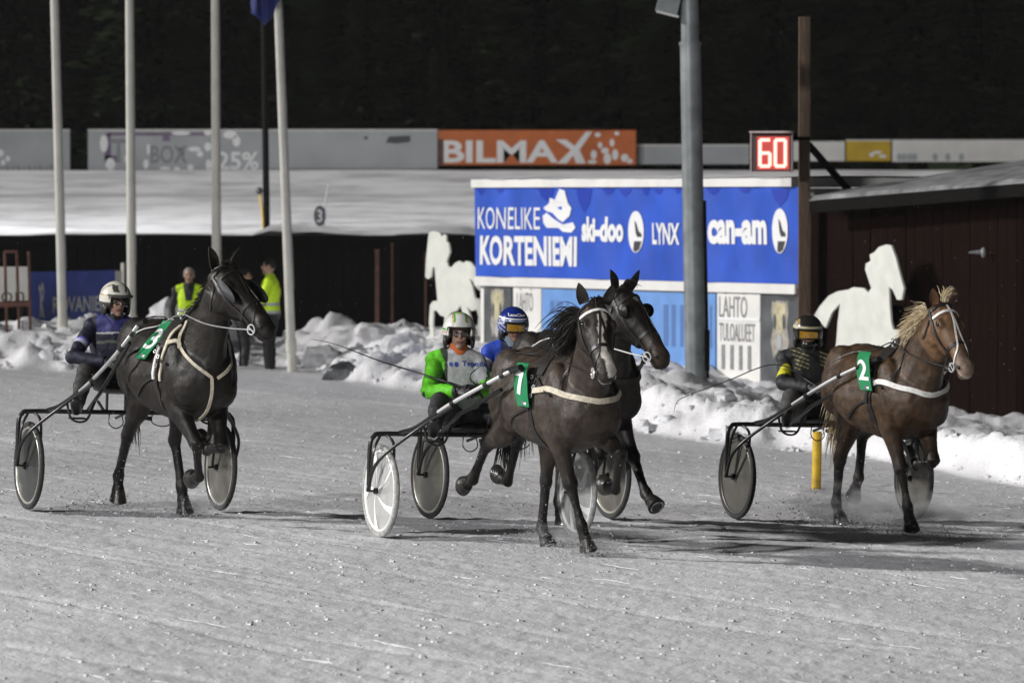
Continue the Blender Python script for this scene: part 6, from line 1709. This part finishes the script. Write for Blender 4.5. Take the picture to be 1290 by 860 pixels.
driver('2', 'driver in black jacket with yellow sleeve band and black-gold helmet, at the right', (-.24, -.10, 1.56),
    dict(jacket=jk2, legs=(.05, .05, .048), helmet=hm2, hyaw=R_(-20), hpitch=R_(-6), goggles=M['goggle'], gloves=True, mask=M['black'], collar=M['black'], bands=((.26, .38, M['poster_cream']),)),
    ((.16, -.22, 1.12), (.18, -.08, 1.13)), dz=-.04)
driver('B', 'driver in blue jacket and blue helmet, half hidden behind horse number 7', (-.20, -.02, 1.575),
    dict(jacket=jkB, legs=(.03, .03, .035), helmet=hmB, hyaw=R_(-10), hpitch=R_(-8), goggles=M['goggle'], gloves=True, collar=mat('grey_blue_scarf', (.20, .26, .32), .7), mask=None, helmet_text=('LaneClass', .14, M['print_white']), bands=((.38, .44, M['print_white']),)),
    ((.16, -.20, 1.13), (.18, -.06, 1.13)))
# lettering on the bib, laid over the chest
jb = bvh_of(j7.data)
def on_chest(s_, y0, z0, w_, h_, name, mt_, bold=0.0, geo=None):
    vs, fs = geo if geo else text_fit(s_, 0, 0, w_, h_, bold)
    vv = []
    for x, y in vs:
        o_ = Vector((.6, y0 + x, z0 + y)); h__ = jb.ray_cast(o_, Vector((-1, 0, 0)), 1.2); p_ = h__[0] if h__[0] is not None else Vector((-.1, y0 + x, z0 + y)); vv.append(p_ + Vector((.005, 0, 0)))
    MB().add(vv, fs).build(name, mt_, j7, smooth=False)
on_chest('Tepeda', -.125, 1.315, .20, .052, 'bib_lettering', M['print_blue'], .015)
on_chest('', 0, 0, 0, 0, 'bib_mark', M['print_blue'], geo=disc_geo(-.165, 1.338, .016, .020, 14)); on_chest('', 0, 0, 0, 0, 'bib_mark', M['print_blue'], geo=disc_geo(-.205, 1.338, .014, .018, 14))
on_chest('', 0, 0, 0, 0, 'bib_line', M['banner_navy'], geo=([(-.03, 1.288), (.07, 1.288), (.07, 1.300), (-.03, 1.300)], [(0, 1, 2, 3)]))

# whips
def whip(key, label, pts, r0=.0055):
    T = TEAMS[key]; t = thing('whip', label, 'whip', matrix=T['M']); P_ = [Vector(p) for p in pts]; n = len(catmull(P_, 6))
    cp = catmull(P_, 6); MB().tube(cp, [r0 * (1.4 - 1.0 * i / (n - 1)) for i in range(n)], 6).build('stick', M['black'], t)
    d = (cp[1] - cp[0]).normalized(); MB().tube([cp[0] - d * .10, cp[0] + d * .12], .011, 8).build('grip', M['leather'], t)
def local(key, px, py, D):
    return TEAMS[key]['M'].inverted() @ at(px, py, D)
whip('7', 'long thin black whip held by the driver in green, pointing left', [(.19, -.24, 1.17), local('7', 545, 475, 42.2), local('7', 480, 455, 42.6), local('7', 424, 434, 43.0), local('7', 392, 427, 43.2)])
whip('2', 'long thin black whip of the driver in black, with its tip drooping left', [(.16, -.20, 1.14), local('2', 978, 459, 46.2), local('2', 915, 480, 46.4), local('2', 862, 500, 46.6), local('2', 852, 508, 46.6), local('2', 849, 518, 46.6)], .0045)
whip('7b' if False else '7', 'short black stick in the left hand of the driver in green', [(.22, -.13, 1.15), local('7', 592, 474, 42.3), local('7', 606, 460, 42.2)], .006)

# marshals
def standing(label, px, py_feet, D, face_yaw, o, heightv=1.78, group='track marshals standing by the bank', arms=None):
    X = (px - 645) / F_PX * D * CT; z0 = zat(py_feet, D); th = face_yaw
    Mx = Matrix.Translation((X, D, z0)) @ Matrix.Rotation(th, 4, 'Z') @ Matrix.Scale(heightv / 1.80, 4)
    J = dict(pelvis=(0, 0, .98), chest=(.0, 0, 1.32), neck=(0.01, 0, 1.52), head=(.03, 0, 1.665), shL=(0, .19, 1.44), shR=(0, -.19, 1.44), elL=(-.04, .27, 1.15), elR=(-.04, -.27, 1.15), wrL=(.10, .24, .93), wrR=(.10, -.24, .93),
             hipL=(0, .10, .95), hipR=(0, -.10, .95), knL=(.03, .13, .52), knR=(.03, -.12, .52), anL=(0, .15, .10), anR=(0, -.13, .10), toL=(.16, .18, .04), toR=(.16, -.15, .04))
    if arms: J.update(arms)
    return make_person(label, Mx, J, o, group)
def jv(P, arm, tx, ty):
    c = np.tile(np.array((.55, .80, .02)), (len(P), 1)); c[(arm > .05) | (np.abs(tx) > .20)] = (.018, .018, .02); m = (arm < 0) & (ty > .25) & (ty < .34); c[m] = (.45, .45, .42); m = (np.abs(tx) < .05 + .09 * (ty - .55)) & (ty > .55) & (P[:, 0] > .02); c[m] = (.016, .016, .018); return c
def jh(P, arm, tx, ty):
    c = np.tile(np.array((.55, .80, .02)), (len(P), 1)); m = (arm < 0) & (((ty > .20) & (ty < .30)) | (ty < .08)); c[m] = (.38, .40, .38); m = ((arm > .7) & (arm < .8)) | ((arm > 1.5) & (arm < 1.6)); c[m] = (.4, .4, .38); m = (ty < .0) & (arm < 0); c[m] = (.05, .06, .08); return c
def jd(P, arm, tx, ty): return np.tile(np.array((.018, .018, .02)), (len(P), 1))
standing('marshal in an open yellow vest over dark clothes, facing the camera', 238, 484, 82.0, R_(-88), dict(jacket=jv, legs=(.014, .014, .016), hair=M['hair_grey'], gloves=True), 1.76)
standing('marshal in a yellow jacket turned left beside the rightmost flagpole', 341, 478, 81, R_(172), dict(jacket=jh, legs=(.014, .014, .016), hair=M['hair_black'], gloves=True, cap=None), 1.80, arms=dict(elL=(.10, .25, 1.17), wrL=(.28, .16, 1.10), elR=(.0, -.27, 1.17), wrR=(.22, -.2, 1.02)))
standing('person in dark clothes standing behind the head of horse number 3', 306, 478, 81.8, R_(10), dict(jacket=jd, legs=(.014, .014, .015), hair=M['hair_black'], gloves=True), 1.66)

# ------------------------------------------------------------------ snow thrown up by hooves and wheels
mb = MB(); r_ = random.Random(12)
for key, kn in (('7', 'HL'), ('7', 'FR'), ('3', 'HL'), ('3', 'HR'), ('2', 'HR'), ('2', 'FR')):
    T = TEAMS[key]; p = T['MH'] @ T['chains'][kn][-1]; amp = 1.5 if key == '2' else 1.0
    for i in range(int(700 * amp)):
        e = r_.random() ** 2.2; d = Vector((r_.gauss(0, .14), r_.gauss(0, .25), 0)) * (1 + e) * amp; back = -T['F'] * r_.random() * .35
        q = p + d + back; z = ground_z(q.x) + .28 * amp * r_.random() ** 2.6 * math.exp(-d.length * 2); s_ = .0026 + .009 * r_.random() ** 3
        c = Vector((q.x, q.y, z + .004)); mb.add([c + Vector((s_, 0, 0)), c + Vector((-s_ * .5, s_, 0)), c + Vector((-s_ * .5, -s_, 0)), c + Vector((0, 0, s_ * 1.3))], [(0, 1, 3), (1, 2, 3), (2, 0, 3), (0, 2, 1)])
for i in range(520):
    y = r_.uniform(30, 60); c = Vector((r_.uniform(-.095, .095) * y, y, r_.uniform(.1, 2.6))); s_ = .002 + .003 * r_.random() ** 2
    mb.add([c + Vector((s_, 0, 0)), c + Vector((-s_ * .5, s_, 0)), c + Vector((-s_ * .5, -s_, 0)), c + Vector((0, 0, s_ * 1.3))], [(0, 1, 3), (1, 2, 3), (2, 0, 3), (0, 2, 1)])
tag(mb.build('flying_snow', M['snow_chunk'], smooth=False), 'flecks of snow thrown up by the hooves and drifting in the air', kind='stuff')
# flecks that cling to the lower legs
for key in '732B':
    T = TEAMS[key]; mb = MB()
    for kn, C in T['chains'].items():
        ci = 2 if kn[0] == 'H' else 1
        for i in range(26):
            a = C[ci].lerp(C[ci + 2], r_.random()); q_, n_ = T['snap'](a + Vector((r_.gauss(0, .05), r_.gauss(0, .05), 0)), .002); s_ = .0018 + .003 * r_.random() ** 2
            mb.ell(q_, (s_, s_, s_), None, 5, 4)
    mb.build('snow_flecks', M['snow_chunk'], T['root'])['kind'] = 'stuff'
# low puffs of powder round the planted hooves
m, N, L, B = newmat('powder_puff'); N.remove(B); vol = N.new('ShaderNodeVolumePrincipled'); vol.inputs['Color'].default_value = (.9, .9, .92, 1)
tc = N.new('ShaderNodeTexCoord'); gr = N.new('ShaderNodeTexGradient'); gr.gradient_type = 'SPHERICAL'; L.new(tc.outputs['Object'], gr.inputs[0])
nz_ = N.new('ShaderNodeTexNoise'); nz_.inputs['Scale'].default_value = 2.4; nz_.inputs['Detail'].default_value = 4; L.new(tc.outputs['Object'], nz_.inputs['Vector'])
mr = N.new('ShaderNodeMapRange'); mr.inputs['From Min'].default_value = .42; mr.inputs['From Max'].default_value = .68; mr.inputs['To Max'].default_value = 9.0; L.new(nz_.outputs[0], mr.inputs[0])
mm = N.new('ShaderNodeMath'); mm.operation = 'MULTIPLY'; L.new(gr.outputs[0], mm.inputs[0]); L.new(mr.outputs[0], mm.inputs[1]); L.new(mm.outputs[0], vol.inputs['Density'])
L.new(vol.outputs[0], N['Material Output'].inputs['Volume'])
for key, kn, s_ in (('2', 'HR', (.55, .5, .26)), ('2', 'FR', (.6, .5, .24)), ('7', 'HL', (.30, .35, .13)), ('7', 'FR', (.28, .3, .12)), ('3', 'HL', (.3, .4, .12))):
    T = TEAMS[key]; p = T['MH'] @ T['chains'][kn][-1]
    o_ = MB().ell((0, 0, 0), (1, 1, 1), n=16, m=10).build('snow_puff', m); o_.location = (p.x + .05, p.y + .1, ground_z(p.x) + s_[2] * .55); o_.scale = s_
    tag(o_, 'powder snow puff round the hooves', kind='stuff')

# thin haze box added to lift the blacks
m, N, L, B = newmat('black_lift_haze'); N.remove(B); vol = N.new('ShaderNodeVolumePrincipled'); vol.inputs['Color'].default_value = (.88, .90, .92, 1); vol.inputs['Density'].default_value = .00014
L.new(vol.outputs[0], N['Material Output'].inputs['Volume'])
hz_ = MB().box((0, 470, 14), (620, 980, 32)).build('added_haze', m, smooth=False); tag(hz_, 'thin frosty night air over the whole track', kind='stuff')  # not frosty air: haze added to lift the blacks
